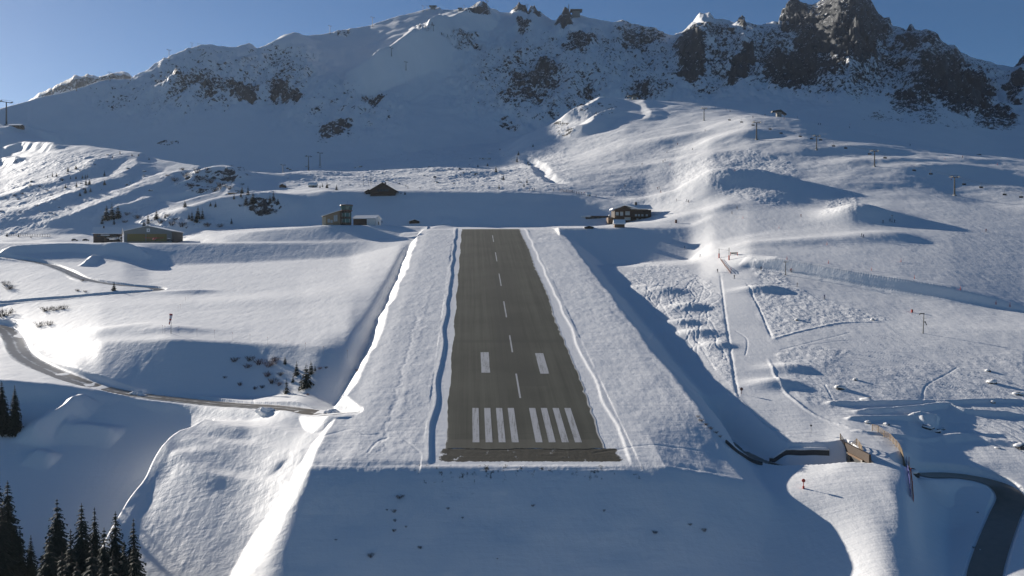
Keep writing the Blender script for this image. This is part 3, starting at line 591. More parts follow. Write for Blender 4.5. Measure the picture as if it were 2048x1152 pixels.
def paint_material():
    m, T, N, L, P = nmat('runway_paint')
    geo = N.new('ShaderNodeNewGeometry')
    st = N.new('ShaderNodeVectorMath'); st.operation = 'MULTIPLY'; st.inputs[1].default_value = (1, 0.06, 0.1); L.new(geo.outputs['Position'], st.inputs[0])
    a = noise_node(N, L, st.outputs[0], 1.6, 5, 0.7); c = noise_node(N, L, geo.outputs['Position'], 3.0, 3)
    f = ramp01(N, L, mth(N, L, 'ADD', mth(N, L, 'MULTIPLY', a.outputs[0], 0.7), mth(N, L, 'MULTIPLY', c.outputs[0], 0.3)), 0.36, 0.52)
    L.new(mixc(N, L, f, (0.20, 0.20, 0.19), (0.45, 0.455, 0.47)), P.inputs['Base Color']); P.inputs['Roughness'].default_value = 0.8
    return m
MAT_PAINT = paint_material()
def mark(name, c, wd, y0, y1):
    n = max(2, int((y1 - y0) / 3)); ys = np.linspace(y0, y1, n)
    return sheet(name, [[(axx(q) + c - wd / 2, q, float(zplat(q)) + 0.085), (axx(q) + c + wd / 2, q, float(zplat(q)) + 0.085)] for q in ys], MAT_PAINT, runway)
def yrow(v):       # distance of a point of the strip seen at row v
    t = (HOR - v) / FPX; return (ZN - GR * 222.0) / (t - GR)
yb, yt = yrow(886), yrow(817)
for k in range(4):
    for sgn in (-1, 1):
        mark('threshold_stripe', sgn * (2.95 + 3.25 * k) + 0.1, 1.7, yb, yt)
for sgn, a, b in ((-1, 746, 705), (1, 748, 707)):
    mark('aiming_block', sgn * 9.2, 2.75, yrow(a), yrow(b))
for a, b in ((797, 748), (705, 671), (635, 603), (572, 547), (523, 505), (484, 471)):
    mark('centreline_dash', 0.25, 0.5, yrow(a), yrow(b))

def road_material(lo=0.66, hi=0.84):
    m, T, N, L, P = nmat('road_surface')
    uv = N.new('ShaderNodeAttribute'); uv.attribute_name = 'across'
    geo = N.new('ShaderNodeNewGeometry'); pos = geo.outputs['Position']
    a = noise_node(N, L, pos, 0.5, 4, 0.65); c = noise_node(N, L, pos, 0.12, 3)
    base = mixc(N, L, a.outputs[0], (0.085, 0.066, 0.042), (0.20, 0.165, 0.11))
    tr = mth(N, L, 'ABSOLUTE', mth(N, L, 'SUBTRACT', mth(N, L, 'ABSOLUTE', uv.outputs['Fac'], 0), 0.45), 0)
    f = mth(N, L, 'ADD', mth(N, L, 'MULTIPLY', tr, 0.7), mth(N, L, 'ADD', mth(N, L, 'MULTIPLY', a.outputs[0], 0.5), mth(N, L, 'MULTIPLY', c.outputs[0], 0.4)))
    sn = ramp01(N, L, f, lo, hi)
    L.new(mixc(N, L, sn, base, (0.66, 0.65, 0.62)), P.inputs['Base Color'])
    P.inputs['Roughness'].default_value = 0.33; P.inputs['Specular IOR Level'].default_value = 0.5
    return m
MAT_ROAD = road_material(); MAT_ROAD_CLEAR = road_material(0.9, 1.1)
for ri, (P_, zz, wd) in enumerate(ROADS):
    rows = []; ac = []
    for k in range(len(P_)):
        d = (P_[min(k + 1, len(P_) - 1)] - P_[max(k - 1, 0)]); d.z = 0
        if d.length < 1e-6: d = Vector((1, 0, 0))
        d.normalize(); nrm = Vector((-d.y, d.x, 0)); row = []
        for q in np.linspace(-1, 1, 9):
            p = P_[k] + nrm * (q * wd / 2); row.append((p.x, p.y, zz[k] + 0.10)); ac.append(q)
        rows.append(row)
    o = sheet('road', rows, MAT_ROAD_CLEAR if ri == 2 else MAT_ROAD, kind='structure')
    at = o.data.attributes.new('across', 'FLOAT', 'POINT'); at.data.foreach_set('value', ac)
# ---------------------------------------------------------------- object helpers
def simple(name, col, rough=0.7, metal=0.0, vary=0.25, scale=2.0):
    m, T, N, L, P = nmat(name)
    tc = N.new('ShaderNodeTexCoord'); n = noise_node(N, L, tc.outputs['Object'], scale, 4, 0.6)
    L.new(mixc(N, L, n.outputs[0], tuple(c * (1 - vary) for c in col), tuple(min(1, c * (1 + vary)) for c in col)), P.inputs['Base Color'])
    P.inputs['Roughness'].default_value = rough; P.inputs['Metallic'].default_value = metal
    return m
M = {k: simple(k, *v) for k, v in {
    'snow_cover': ((0.83, 0.83, 0.83), 0.65, 0, 0.03, 0.6), 'dark_timber': ((0.055, 0.036, 0.024), 0.8, 0, 0.45, 3.0), 'brown_timber': ((0.15, 0.09, 0.05), 0.8, 0, 0.35, 3.0),
    'pale_timber': ((0.25, 0.18, 0.11), 0.8, 0, 0.3, 3.0), 'stone': ((0.09, 0.085, 0.08), 0.9, 0, 0.4, 1.5), 'concrete': ((0.24, 0.23, 0.21), 0.9, 0, 0.25, 0.8), 'cream_wall': ((0.42, 0.36, 0.26), 0.85, 0, 0.15, 0.8),
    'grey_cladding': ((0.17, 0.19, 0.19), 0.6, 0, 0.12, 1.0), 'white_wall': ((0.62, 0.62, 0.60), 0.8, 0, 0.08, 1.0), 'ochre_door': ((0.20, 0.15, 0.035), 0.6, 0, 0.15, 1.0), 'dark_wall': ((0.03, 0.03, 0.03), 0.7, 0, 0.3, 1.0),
    'green_glass': ((0.05, 0.12, 0.10), 0.08, 0, 0.2, 0.5), 'dark_glass': ((0.02, 0.025, 0.03), 0.08, 0, 0.2, 0.5), 'pale_glass': ((0.35, 0.37, 0.38), 0.2, 0, 0.15, 0.5), 'red_brown': ((0.12, 0.045, 0.03), 0.6, 0, 0.2, 1.0),
    'grey_steel': ((0.20, 0.20, 0.20), 0.5, 0.6, 0.15, 1.0), 'dark_steel': ((0.06, 0.06, 0.055), 0.6, 0.3, 0.2, 1.0), 'red_paint': ((0.42, 0.045, 0.03), 0.45, 0, 0.12, 1.0), 'orange_net': ((0.65, 0.14, 0.05), 0.7, 0, 0.2, 4.0), 'blue_net': ((0.10, 0.10, 0.32), 0.7, 0, 0.2, 4.0),
    'white_paint': ((0.70, 0.70, 0.69), 0.4, 0, 0.06, 1.0), 'black_rubber': ((0.02, 0.02, 0.02), 0.8, 0, 0.2, 3.0), 'spruce_needles': ((0.014, 0.022, 0.012), 0.85, 0, 0.55, 1.2), 'bark': ((0.07, 0.05, 0.035), 0.9, 0, 0.4, 4.0),
    'bare_twigs': ((0.075, 0.055, 0.045), 0.9, 0, 0.45, 3.0), 'red_twigs': ((0.13, 0.075, 0.07), 0.9, 0, 0.4, 3.0), 'boulder_rock': ((0.085, 0.08, 0.075), 0.9, 0, 0.55, 1.2), 'skin_tone': ((0.45, 0.28, 0.2), 0.6, 0, 0.05, 3.0),
    'cloth_dark': ((0.02, 0.022, 0.03), 0.8, 0, 0.3, 5.0), 'cloth_red': ((0.30, 0.03, 0.03), 0.8, 0, 0.2, 5.0), 'cloth_blue': ((0.03, 0.06, 0.18), 0.8, 0, 0.2, 5.0), 'windsock_red': ((0.35, 0.05, 0.05), 0.8, 0, 0.2, 3.0), 'windsock_white': ((0.6, 0.56, 0.6), 0.8, 0, 0.1, 3.0),
    'light_stake': ((0.40, 0.38, 0.35), 0.7, 0, 0.1, 3.0), 'plane_white': ((0.68, 0.68, 0.68), 0.35, 0, 0.05, 1.0)}.items()}

class MB:
    "collects shapes that become ONE mesh; mat slots by index"
    def __init__(s): s.v = []; s.f = []; s.m = []
    def add(s, vs, fs, mi=0):
        n = len(s.v); s.v += [tuple(q) for q in vs]; s.f += [tuple(n + i for i in f) for f in fs]; s.m += [mi] * len(fs); return s
    def box(s, c, d, rz=0.0, mi=0, taper=1.0):
        x, y, z = (q / 2 for q in d); co, si = math.cos(rz), math.sin(rz); vs = []
        for k, (a, b) in enumerate(((-x, -y), (x, -y), (x, y), (-x, y))): vs.append((c[0] + a * co - b * si, c[1] + a * si + b * co, c[2] - z))
        for k, (a, b) in enumerate(((-x, -y), (x, -y), (x, y), (-x, y))): vs.append((c[0] + (a * co - b * si) * taper, c[1] + (a * si + b * co) * taper, c[2] + z))
        return s.add(vs, [(3, 2, 1, 0), (4, 5, 6, 7), (0, 1, 5, 4), (1, 2, 6, 5), (2, 3, 7, 6), (3, 0, 4, 7)], mi)
    def prism(s, poly, y0, y1, mi=0):
        "polygon in x-z pushed along y"
        n = len(poly); vs = [(a, y0, b) for a, b in poly] + [(a, y1, b) for a, b in poly]
        return s.add(vs, [tuple(range(n)), tuple(range(2 * n - 1, n - 1, -1))] + [((i + 1) % n, i, n + i, n + (i + 1) % n) for i in range(n)], mi)
    def tube(s, pts, r, n=6, mi=0, cap=True):
        pts = [Vector(p) for p in pts]; rs = r if isinstance(r, (list, tuple)) else [r] * len(pts); vs = []
        for k, p in enumerate(pts):
            d = (pts[min(k + 1, len(pts) - 1)] - pts[max(k - 1, 0)]).normalized(); a = d.orthogonal().normalized() if abs(d.z) > 0.9 else d.cross(Vector((0, 0, 1))).normalized(); b = d.cross(a)
            for i in range(n):
                t = 2 * math.pi * i / n; vs.append(p + (a * math.cos(t) + b * math.sin(t)) * rs[k])
        fs = [(k * n + i, k * n + (i + 1) % n, (k + 1) * n + (i + 1) % n, (k + 1) * n + i) for k in range(len(pts) - 1) for i in range(n)]
        if cap: fs += [tuple(range(n - 1, -1, -1)), tuple((len(pts) - 1) * n + i for i in range(n))]
        return s.add(vs, fs, mi)
    def blob(s, c, r, seed=0, rough=0.25, n=10, mi=0, flat=None):
        rd = random.Random(seed); ph = [rd.random() * 6.28 for _ in range(9)]; vs = []
        for i in range(n + 1):
            th = math.pi * i / n
            for j in range(2 * n):
                p = math.pi * j / n; q = Vector((math.sin(th) * math.cos(p), math.sin(th) * math.sin(p), math.cos(th)))
                k = 1 + rough * (math.sin(3 * q.x + ph[0]) * math.sin(2.6 * q.y + ph[1]) + 0.6 * math.sin(5.1 * q.z + 4 * q.x + ph[2]) * math.cos(4.3 * q.y + ph[3]) + 0.35 * math.sin(9 * q.x + ph[4]) * math.sin(8 * q.y + ph[5] + 7 * q.z))
                z = q.z * r[2] * k
                if flat is not None: z = max(z, flat)
                vs.append((c[0] + q.x * r[0] * k, c[1] + q.y * r[1] * k, c[2] + z))
        return s.add(vs, [(i * 2 * n + j, (i + 1) * 2 * n + j, (i + 1) * 2 * n + (j + 1) % (2 * n), i * 2 * n + (j + 1) % (2 * n)) for i in range(n) for j in range(2 * n)], mi)
    def mesh(s, name, mats, smooth=False):
        me = bpy.data.meshes.new(name); me.from_pydata(s.v, [], s.f)
        for m in (mats if isinstance(mats, (list, tuple)) else [mats]): me.materials.append(M[m] if isinstance(m, str) else m)
        me.polygons.foreach_set('material_index', s.m); me.polygons.foreach_set('use_smooth', [smooth] * len(s.f)); me.update(); return me
    def build(s, name, mats, parent=None, smooth=False):
        o = bpy.data.objects.new(name, s.mesh(name, mats, smooth)); COL.objects.link(o)
        if parent is not None: o.parent = parent
        return o
def tag(o, label, cat, group=None):
    o['label'] = label; o['category'] = cat
    if group: o['group'] = group
    return o
def empty(name, loc, label, cat, group=None, rz=0.0):
    o = bpy.data.objects.new(name, None); COL.objects.link(o); o.location = loc; o.rotation_euler.z = rz; o.empty_display_size = 0.5
    return tag(o, label, cat, group)
def copy_tree(src, loc, rz=0.0, scale=1.0, label=None, group=None):
    c = src.copy(); COL.objects.link(c); c.location = loc; c.rotation_euler.z = rz
    c.scale = scale if isinstance(scale, (tuple, list, Vector)) else (scale,) * 3
    if label: c['label'] = label
    if group: c['group'] = group
    for ch in src.children:
        d = ch.copy(); COL.objects.link(d); d.parent = c
        for g in ch.children:
            e = g.copy(); COL.objects.link(e); e.parent = d
    return c
class Kind:
    "first use moves the prototype itself, later uses copy it with its parts"
    def __init__(s, proto): s.p = proto; s.used = False
    def put(s, loc, rz=0.0, scale=1.0, label=None, group=None):
        if s.used: return copy_tree(s.p, loc, rz, scale, label, group)
        s.used = True; o = s.p; o.location = loc; o.rotation_euler.z = rz
        o.scale = scale if isinstance(scale, (tuple, list, Vector)) else (scale,) * 3
        if label: o['label'] = label
        if group: o['group'] = group
        return o
ORD = ['', 'second', 'third', 'fourth', 'fifth', 'sixth', 'seventh', 'eighth', 'ninth', 'tenth', 'eleventh', 'twelfth', 'thirteenth', 'fourteenth', 'fifteenth', 'sixteenth', 'seventeenth', 'eighteenth', 'nineteenth', 'twentieth']
def ordl(k, n):
    if n == 1: return ''
    if k == 0: return 'leftmost'
    if k == n - 1: return 'rightmost'
    if k < (n + 1) // 2: return ORD[k] + ' from the left'
    return ORD[n - 1 - k] + ' from the right'
def px(p): return p.y / FPX            # metres per photo pixel at a point
def at(u, v, ymin=120.0): return hit(u, v, ymin)
def ground(p): return Vector((p.x, p.y, hz(p.x, p.y)))
def uy(u, y): x = (u - CU) / FPX * y; return Vector((x, y, hz(x, y)))

# ---------------------------------------------------------------- buildings
def snow_roof(mb, w, d, ze, zr, th=0.45, ov=0.6, along='x', mi=0):
    "gable roof slab; ridge along x (eaves face the viewer) or along y (gable faces the viewer)"
    if along == 'y':
        a = w / 2 + ov; k = (zr - ze) / (w / 2); e = ze - ov * k
        mb.prism([(-a, e), (0, zr), (a, e), (a, e + th), (0, zr + th), (-a, e + th)], -d / 2 - ov, d / 2 + ov, mi)
    else:
        a = d / 2 + ov; k = (zr - ze) / (d / 2); e = ze - ov * k; x0, x1 = -w / 2 - ov, w / 2 + ov
        prof = [(-a, e), (0, zr), (a, e), (a, e + th), (0, zr + th), (-a, e + th)]; n = 6
        mb.add([(x0, p, q) for p, q in prof] + [(x1, p, q) for p, q in prof], [tuple(range(n - 1, -1, -1)), tuple(range(n, 2 * n))] + [(i, (i + 1) % n, n + (i + 1) % n, n + i) for i in range(n)], mi)
def gable_body(mb, w, d, ze, zr, along='x', z0=-1.5, mi=0):
    if along == 'y': mb.prism([(-w / 2, z0), (w / 2, z0), (w / 2, ze), (0, zr - 0.02), (-w / 2, ze)], -d / 2, d / 2, mi)
    else:
        pr = [(-d / 2, z0), (d / 2, z0), (d / 2, ze), (0, zr - 0.02), (-d / 2, ze)]; n = 5
        mb.add([(-w / 2, p, q) for p, q in pr] + [(w / 2, p, q) for p, q in pr], [tuple(range(n - 1, -1, -1)), tuple(range(n, 2 * n))] + [(i, (i + 1) % n, n + (i + 1) % n, n + i) for i in range(n)], mi)

# hangar with ochre doors
p = uy(296, 642); HB = zv(482.5, 640)
hg = empty('hangar', (p.x, p.y + 11, HB), 'grey aircraft hangar with two wide ochre doors and snow along its low gable roof', 'hangar')
W_, D_, ze, zr = 34.0, 22.0, 7.4, 11.0
mb = MB(); gable_body(mb, W_, D_, ze, zr, 'y', -2); mb.build('wall', 'grey_cladding', hg)
mb = MB(); snow_roof(mb, W_, D_, ze, zr, 0.35, 0.5, 'y'); mb.build('roof', 'snow_cover', hg)
mb = MB(); mb.box((-8.1, -D_ / 2 - 0.06, 2.6), (13.0, 0.12, 5.4)); mb.build('door', 'ochre_door', hg)
mb = MB(); mb.box((6.3, -D_ / 2 - 0.06, 2.6), (14.6, 0.12, 5.4)); mb.build('door', 'ochre_door', hg)
mb = MB(); mb.box((-0.7, -D_ / 2 - 0.1, 5.55), (29.6, 0.2, 0.55)); mb.box((-15.1, -D_ / 2 - 0.1, 2.6), (0.7, 0.2, 5.35)); mb.box((-1.3, -D_ / 2 - 0.1, 2.6), (0.5, 0.2, 5.35)); mb.box((14.0, -D_ / 2 - 0.1, 2.6), (0.7, 0.2, 5.35)); mb.build('door_frame', 'grey_steel', hg)
sg = MB().box((0.4, -D_ / 2 - 0.05, 7.9), (2.3, 0.1, 2.5)).build('sign_panel', 'white_paint', hg)
MB().box((0.5, -D_ / 2 - 0.13, 7.9), (0.75, 0.06, 0.9)).build('sign_mark', 'grey_steel', sg)
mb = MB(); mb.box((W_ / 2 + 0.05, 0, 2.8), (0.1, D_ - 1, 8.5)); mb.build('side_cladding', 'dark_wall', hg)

# brown chalet beside the hangar
p = uy(209, 655)
ch = empty('chalet', (p.x, p.y + 6, zv(481, 640)), 'dark brown chalet left of the hangar with snow covered roof and chimney', 'chalet', rz=R(16))
mb = MB(); gable_body(mb, 18, 11, 6.2, 10.2, 'x', -2); mb.build('wall', 'dark_timber', ch)
rf = MB(); snow_roof(rf, 18, 11, 6.2, 10.2, 0.4, 1.1, 'x'); rf = rf.build('roof', 'snow_cover', ch)
MB().box((-2.5, -1.5, 10.6), (0.9, 0.9, 1.8)).build('chimney', 'stone', rf)
for k, xx in enumerate((-5.6, -0.6, 5.2)): 
    w_ = MB().box((xx, -5.54, 3.6), (2.0, 0.1, 1.3)).build('window', 'dark_glass', ch); MB().box((xx, -5.6, 2.85), (2.4, 0.16, 0.16)).build('sill', 'brown_timber', w_)
MB().box((-1.0, -6.1, 4.5), (6.0, 1.3, 0.5)).build('canopy', 'snow_cover', ch)
MB().box((-1.0, -5.56, 1.1), (1.6, 0.1, 2.2)).build('door', 'brown_timber', ch)

# control tower with its wing
p = uy(690, 646); BZ = zv(447, 644)
ct = empty('control_tower', (p.x, p.y + 3, BZ), 'airfield control tower with green glass cab and a sloping roofed wing on its left', 'control tower')
mb = MB(); mb.prism([(-15.6, -2.0), (-3.4, -2.0), (-3.4, 9.2), (-15.6, 5.2)], -4.6, 5.4); mb.build('wing_wall', 'pale_timber', ct)
mb = MB(); mb.box((-14.6, -4.66, 1.4), (2.6, 0.14, 6.6)); mb.build('end_panel', 'cream_wall', ct)
mb = MB(); mb.prism([(-16.4, 5.05), (-3.2, 9.36), (-3.2, 9.75), (-16.4, 5.4)], -5.4, 6.0); mb.build('wing_roof', 'snow_cover', ct)
for xx, zz, ww, hh in ((-11.2, 2.0, 1.7, 2.6), (-9.2, 1.5, 1.6, 2.0), (-7.0, 3.6, 1.3, 4.4), (-5.6, 3.9, 1.3, 4.6)):
    MB().box((xx, -4.66, zz), (ww, 0.14, hh)).build('window', 'pale_glass', ct)
mb = MB(); mb.tube([(0.6, 0, -2), (0.6, 0, 9.2)], 3.5, 8); mb.build('shaft', 'dark_timber', ct)
for zz in (2.2, 6.4):
    mb = MB(); mb.tube([(0.6, 0, zz - 1.3), (0.6, 0, zz + 1.3)], 3.56, 8); g = mb.build('glazing', 'green_glass', ct)
    for k in range(8): a = 2 * math.pi * k / 8; MB().tube([(0.6 + 3.6 * math.cos(a), 3.6 * math.sin(a), zz - 1.3), (0.6 + 3.6 * math.cos(a), 3.6 * math.sin(a), zz + 1.3)], 0.12, 4).build('mullion', 'white_wall', g)
MB().tube([(0.6, 0, 9.1), (0.6, 0, 9.8)], 4.3, 8).build('gallery', 'red_brown', ct)
cb = MB(); cb.tube([(0.6, 0, 9.8), (0.6, 0, 13.0)], [3.6, 4.4], 8); cb = cb.build('cab', 'green_glass', ct)
for k in range(8): a = 2 * math.pi * k / 8; MB().tube([(0.6 + 3.66 * math.cos(a), 3.66 * math.sin(a), 9.8), (0.6 + 4.46 * math.cos(a), 4.46 * math.sin(a), 13.0)], 0.13, 4).build('mullion', 'dark_steel', cb)
rf = MB().tube([(0.6, 0, 13.0), (0.6, 0, 13.7)], [4.8, 4.6], 8).build('roof', 'red_brown', ct)
MB().tube([(0.6, 0, 13.72), (0.6, 0, 13.95)], [4.2, 3.6], 8).build('snow_cap', 'snow_cover', rf)
MB().tube([(1.6, 0, 13.8), (1.6, 0, 16.6)], 0.07, 4).build('antenna', 'grey_steel', rf)

# pale shed right of the tower
p = uy(733, 652)
sh = empty('shed', (p.x, p.y + 3, zv(448, 644)), 'low pale walled shed with thick snow roof, right of the control tower', 'shed', rz=R(-14))
mb = MB(); gable_body(mb, 17, 10, 4.4, 6.6, 'x', -2); mb.build('wall', 'dark_timber', sh)
mb = MB(); snow_roof(mb, 17, 10, 4.4, 6.6, 0.45, 0.7, 'x'); mb.build('roof', 'snow_cover', sh)
mb = MB(); mb.box((5.2, -5.06, 1.6), (6.4, 0.14, 4.6)); mb.build('front_panel', 'white_wall', sh)
mb = MB(); mb.add([(8.56, -5, -1.5), (8.56, 5, -1.5), (8.56, 5, 4.3), (8.56, 0, 6.5), (8.56, -5, 4.3)], [(0, 1, 2, 3, 4)]); mb.build('gable_panel', 'white_wall', sh)
MB().box((8.62, 1.0, 1.1), (0.1, 1.3, 2.2)).build('door', 'dark_timber', sh)

def small_hut(u, vb, wpx, hpx, label, wall='dark_timber', along='y', rz=0.0, ymin=120.0, depth=0.8, sink=0.3):
    q = at(u, vb, ymin); w = wpx * px(q); h = hpx * px(q); d = w * depth
    o = empty('hut', (q.x, q.y + d * 0.35, q.z - sink), label, 'hut', rz=rz)
    mb = MB(); gable_body(mb, w, d, h * 0.5, h * 0.88, along, -1.5); mb.build('wall', wall, o)
    mb = MB(); snow_roof(mb, w, d, h * 0.5, h * 0.88, h * 0.14, w * 0.09, along); mb.build('roof', 'snow_cover', o)
    MB().box((w * 0.12, -d / 2 - 0.05, h * 0.22), (w * 0.16, 0.1, h * 0.42)).build('door', 'brown_timber', o)
    return o
small_hut(828, 446, 20, 8.5, 'small hut with rounded snow roof alone left of the runway top', rz=R(8), ymin=560)
small_hut(565, 375, 12, 9, 'tiny hut with snow roof on the lit slope above the left bank', 'brown_timber', ymin=740)
small_hut(465, 388, 16, 7, 'low snow roofed cabin on the track along the wooded bank', 'brown_timber', 'x', ymin=690)
small_hut(625, 375, 15, 11, 'grey hut among spruces left of the dark gabled chalet', 'grey_cladding', 'x', ymin=745)
small_hut(1178, 392, 8, 8, 'small white booth at the end of the skiers queue', 'white_wall', 'x', ymin=740)
small_hut(1239, 455, 20, 17, 'small timber kiosk with snowy roof standing in front of the restaurant', 'brown_timber', 'x', ymin=560)
small_hut(1178, 457, 17, 7, 'half buried low hut under a snow dome on the right plateau rim', 'dark_timber', 'y', ymin=560)
small_hut(30, 254, 22, 7, 'dark lift hut at the foot of the far left pylon', 'dark_timber', 'x', ymin=1000)

# dark gabled chalet above the bank
p = at(766, 391, 735)
dc = empty('chalet', (p.x, p.y + 7, p.z - 0.6), 'dark chalet with broad backlit gable standing on the rim of the shaded bank', 'chalet')
k = px(p)
mb = MB(); gable_body(mb, 50 * k, 16, 11 * k, 26 * k, 'y', -3); mb.build('wall', 'dark_timber', dc)
mb = MB(); snow_roof(mb, 50 * k, 16, 11.2 * k, 26 * k, 0.5, 2.0, 'y'); mb.build('roof', 'dark_timber', dc)
mb = MB(); mb.prism([(-36 * k, -2), (-24 * k, -2), (-24 * k, 8 * k), (-36 * k, 8 * k)], -4, 6); mb.build('annex_wall', 'dark_timber', dc)
mb = MB(); mb.prism([(-39 * k, 8 * k), (-30 * k, 13 * k), (-22 * k, 8 * k), (-22 * k, 9 * k), (-30 * k, 14.5 * k), (-39 * k, 9 * k)], -5, 7); mb.build('annex_roof', 'dark_timber', dc)
for xx in (-9, -3, 3, 9): MB().box((xx * k, -8.05, 11.5 * k), (4 * k, 0.1, 4 * k)).build('window', 'dark_glass', dc)
MB().box((0, -8.6, 6.5 * k), (44 * k, 1.0, 0.3)).build('balcony', 'brown_timber', dc)
MB().box((2 * k, 1, 27.5 * k), (1.2, 1.2, 2.0)).build('chimney', 'stone', dc)

# mountain restaurant on the right plateau
p = at(1262, 443, 620); k = px(p)
rs_ = empty('restaurant', (p.x, p.y + 8, p.z - 0.5), 'large dark timber mountain restaurant with snowy roof right of the runway top', 'chalet', rz=R(4))
mb = MB(); mb.box((3 * k, 0, 11 * k), (74 * k, 14, 28 * k)); mb.box((3 * k, -0.0, -1), (74.4 * k, 14.2, 4)); mb.build('wall', 'dark_timber', rs_)
mb = MB(); mb.prism([(-36 * k, 22 * k), (-2 * k, 22 * k), (-2 * k, 26 * k), (-15 * k, 32 * k), (-36 * k, 25 * k)], -9.4, -7.02); mb.build('gable_front', 'dark_timber', rs_)
mb = MB(); mb.prism([(-40 * k, 25 * k), (-15 * k, 33 * k), (10 * k, 26 * k), (10 * k, 28 * k), (-15 * k, 36 * k), (-40 * k, 28 * k)], -10.5, 3)
mb.add([(-13 * k, -8.4, 26 * k), (42 * k, -8.4, 26 * k), (42 * k, 0, 35 * k), (-13 * k, 0, 36 * k), (42 * k, 8.4, 26 * k), (-13 * k, 8.4, 26 * k), (-13 * k, -8.4, 27.6 * k), (42 * k, -8.4, 27.6 * k), (42 * k, 0, 36.4 * k), (-13 * k, 0, 37.4 * k), (42 * k, 8.4, 27.6 * k), (-13 * k, 8.4, 27.6 * k)],
       [(0, 1, 7, 6), (6, 7, 8, 9), (9, 8, 10, 11), (4, 5, 11, 10), (1, 2, 8, 7), (2, 4, 10, 8), (0, 6, 9, 3), (3, 9, 11, 5), (0, 3, 2, 1), (3, 5, 4, 2)]); mb.build('roof', 'snow_cover', rs_)
MB().box((12 * k, -1, 38 * k), (1.6, 1.6, 2.6)).build('chimney', 'stone', rs_)
for xx, zz, ww, hh in ((-29, 17, 6, 7), (-20, 17, 6, 8), (-8, 18, 9, 8), (9, 14, 4, 4), (15, 14, 4, 4), (22, 14, 4, 4), (31, 14, 4, 4), (-8, 7, 12, 6), (12, 5.5, 4, 4), (22, 5.5, 4, 4)):
    f = MB().box((xx * k, -7.06, zz * k), ((ww + 1.2) * k, 0.12, (hh + 1.2) * k)).build('window', 'brown_timber', rs_); MB().box((xx * k, -7.14, zz * k), (ww * k, 0.1, hh * k)).build('pane', 'pale_glass', f)
MB().box((2 * k, -8.0, 10.4 * k), (70 * k, 1.9, 0.25)).build('balcony', 'brown_timber', rs_)
MB().box((-41 * k, -1, 4 * k), (10 * k, 8, 12 * k)).build('side_porch', 'brown_timber', rs_)
p = at(1195, 438, 620)
tb = empty('terrace_building', (p.x, p.y + 4, p.z - 0.4), 'long low dark terrace building with patchy snow roof left of the restaurant', 'building')
mb = MB(); mb.box((2 * k, 0, 2.2 * k), (52 * k, 6, 9 * k)); mb.build('wall', 'dark_timber', tb)
mb = MB(); mb.box((4 * k, 0, 7 * k), (54 * k, 7.2, 0.3)); mb.build('roof', 'brown_timber', tb)
mb = MB(); mb.blob((-20 * k, 0, 7.4 * k), (13 * k, 4.2, 3 * k), 3, 0.12, 8); mb.build('snow_cap', 'snow_cover', tb, True)
MB().blob((1262 * 0 + 26 * k, -2, 8 * k), (4 * k, 2.2, 2.4 * k), 5, 0.15, 8).build('snow_cap', 'snow_cover', tb, True)
for xx in (-14, -4, 6, 16): MB().box((xx * k, -3.05, 3 * k), (5 * k, 0.1, 4 * k)).build('window', 'dark_glass', tb)

# stations on the skyline
def station(u, vb, wpx, hpx, label, flat=True, mast=0):
    q = at(u, vb, 1200); q = Vector((q.x, min(q.y, 2400), hz(q.x, q.y))); kk = px(q); w = wpx * kk; h = hpx * kk
    o = empty('lift_station', (q.x, q.y, q.z - 3), label, 'lift station')
    mb = MB(); mb.box((0, 0, h * 0.35 + 1.5), (w * 0.62, w * 0.5, h * 0.7 + 3)); mb.build('wall', 'grey_cladding', o)
    mb = MB(); mb.box((0, 0, h * 0.86 + 3), (w, w * 0.6, h * 0.26)); mb.build('roof', 'dark_steel', o)
    if mast: MB().tube([(-w * 0.6, 0, 0), (-w * 0.6, 0, mast * kk + 3)], 0.8, 5).build('mast', 'dark_steel', o)
    return o
station(866, 18, 15, 6, 'small flat roofed lift station on the skyline left of the summit')
station(920, 21, 9, 5, 'tiny lift station on the skyline between the summit pylons')
station(1152, 33, 24, 13, 'dark lattice lift station with mast on the skyline right of the rocks', mast=24)
def roof_station(u, y, wpx, hpx, label):
    q = uy(u, y); kk = px(q); w = wpx * kk; h = hpx * kk
    o = empty('lift_station', (q.x, q.y, q.z - 1), label, 'lift station')
    mb = MB(); mb.box((0, 0, h * 0.35), (w * 0.32, w * 0.32, h * 0.9)); mb.build('support', 'concrete', o)
    mb = MB(); mb.prism([(-w * 0.5, h * 0.78), (w * 0.1, h * 0.86), (w * 0.5, h * 0.45), (w * 0.5, h * 0.58), (w * 0.1, h * 1.05), (-w * 0.5, h * 0.92)], -w * 0.2, w * 0.2); mb.build('roof', 'dark_steel', o)
    return o
roof_station(1556, 1085, 28, 18, 'mushroom shaped chairlift top station on the ridge above the pistes')
roof_station(1268, 1240, 26, 9, 'dark chairlift top station on the crest of the rocky knoll')
roof_station(1955, 935, 20, 11, 'chairlift station roof showing above the far right crest')

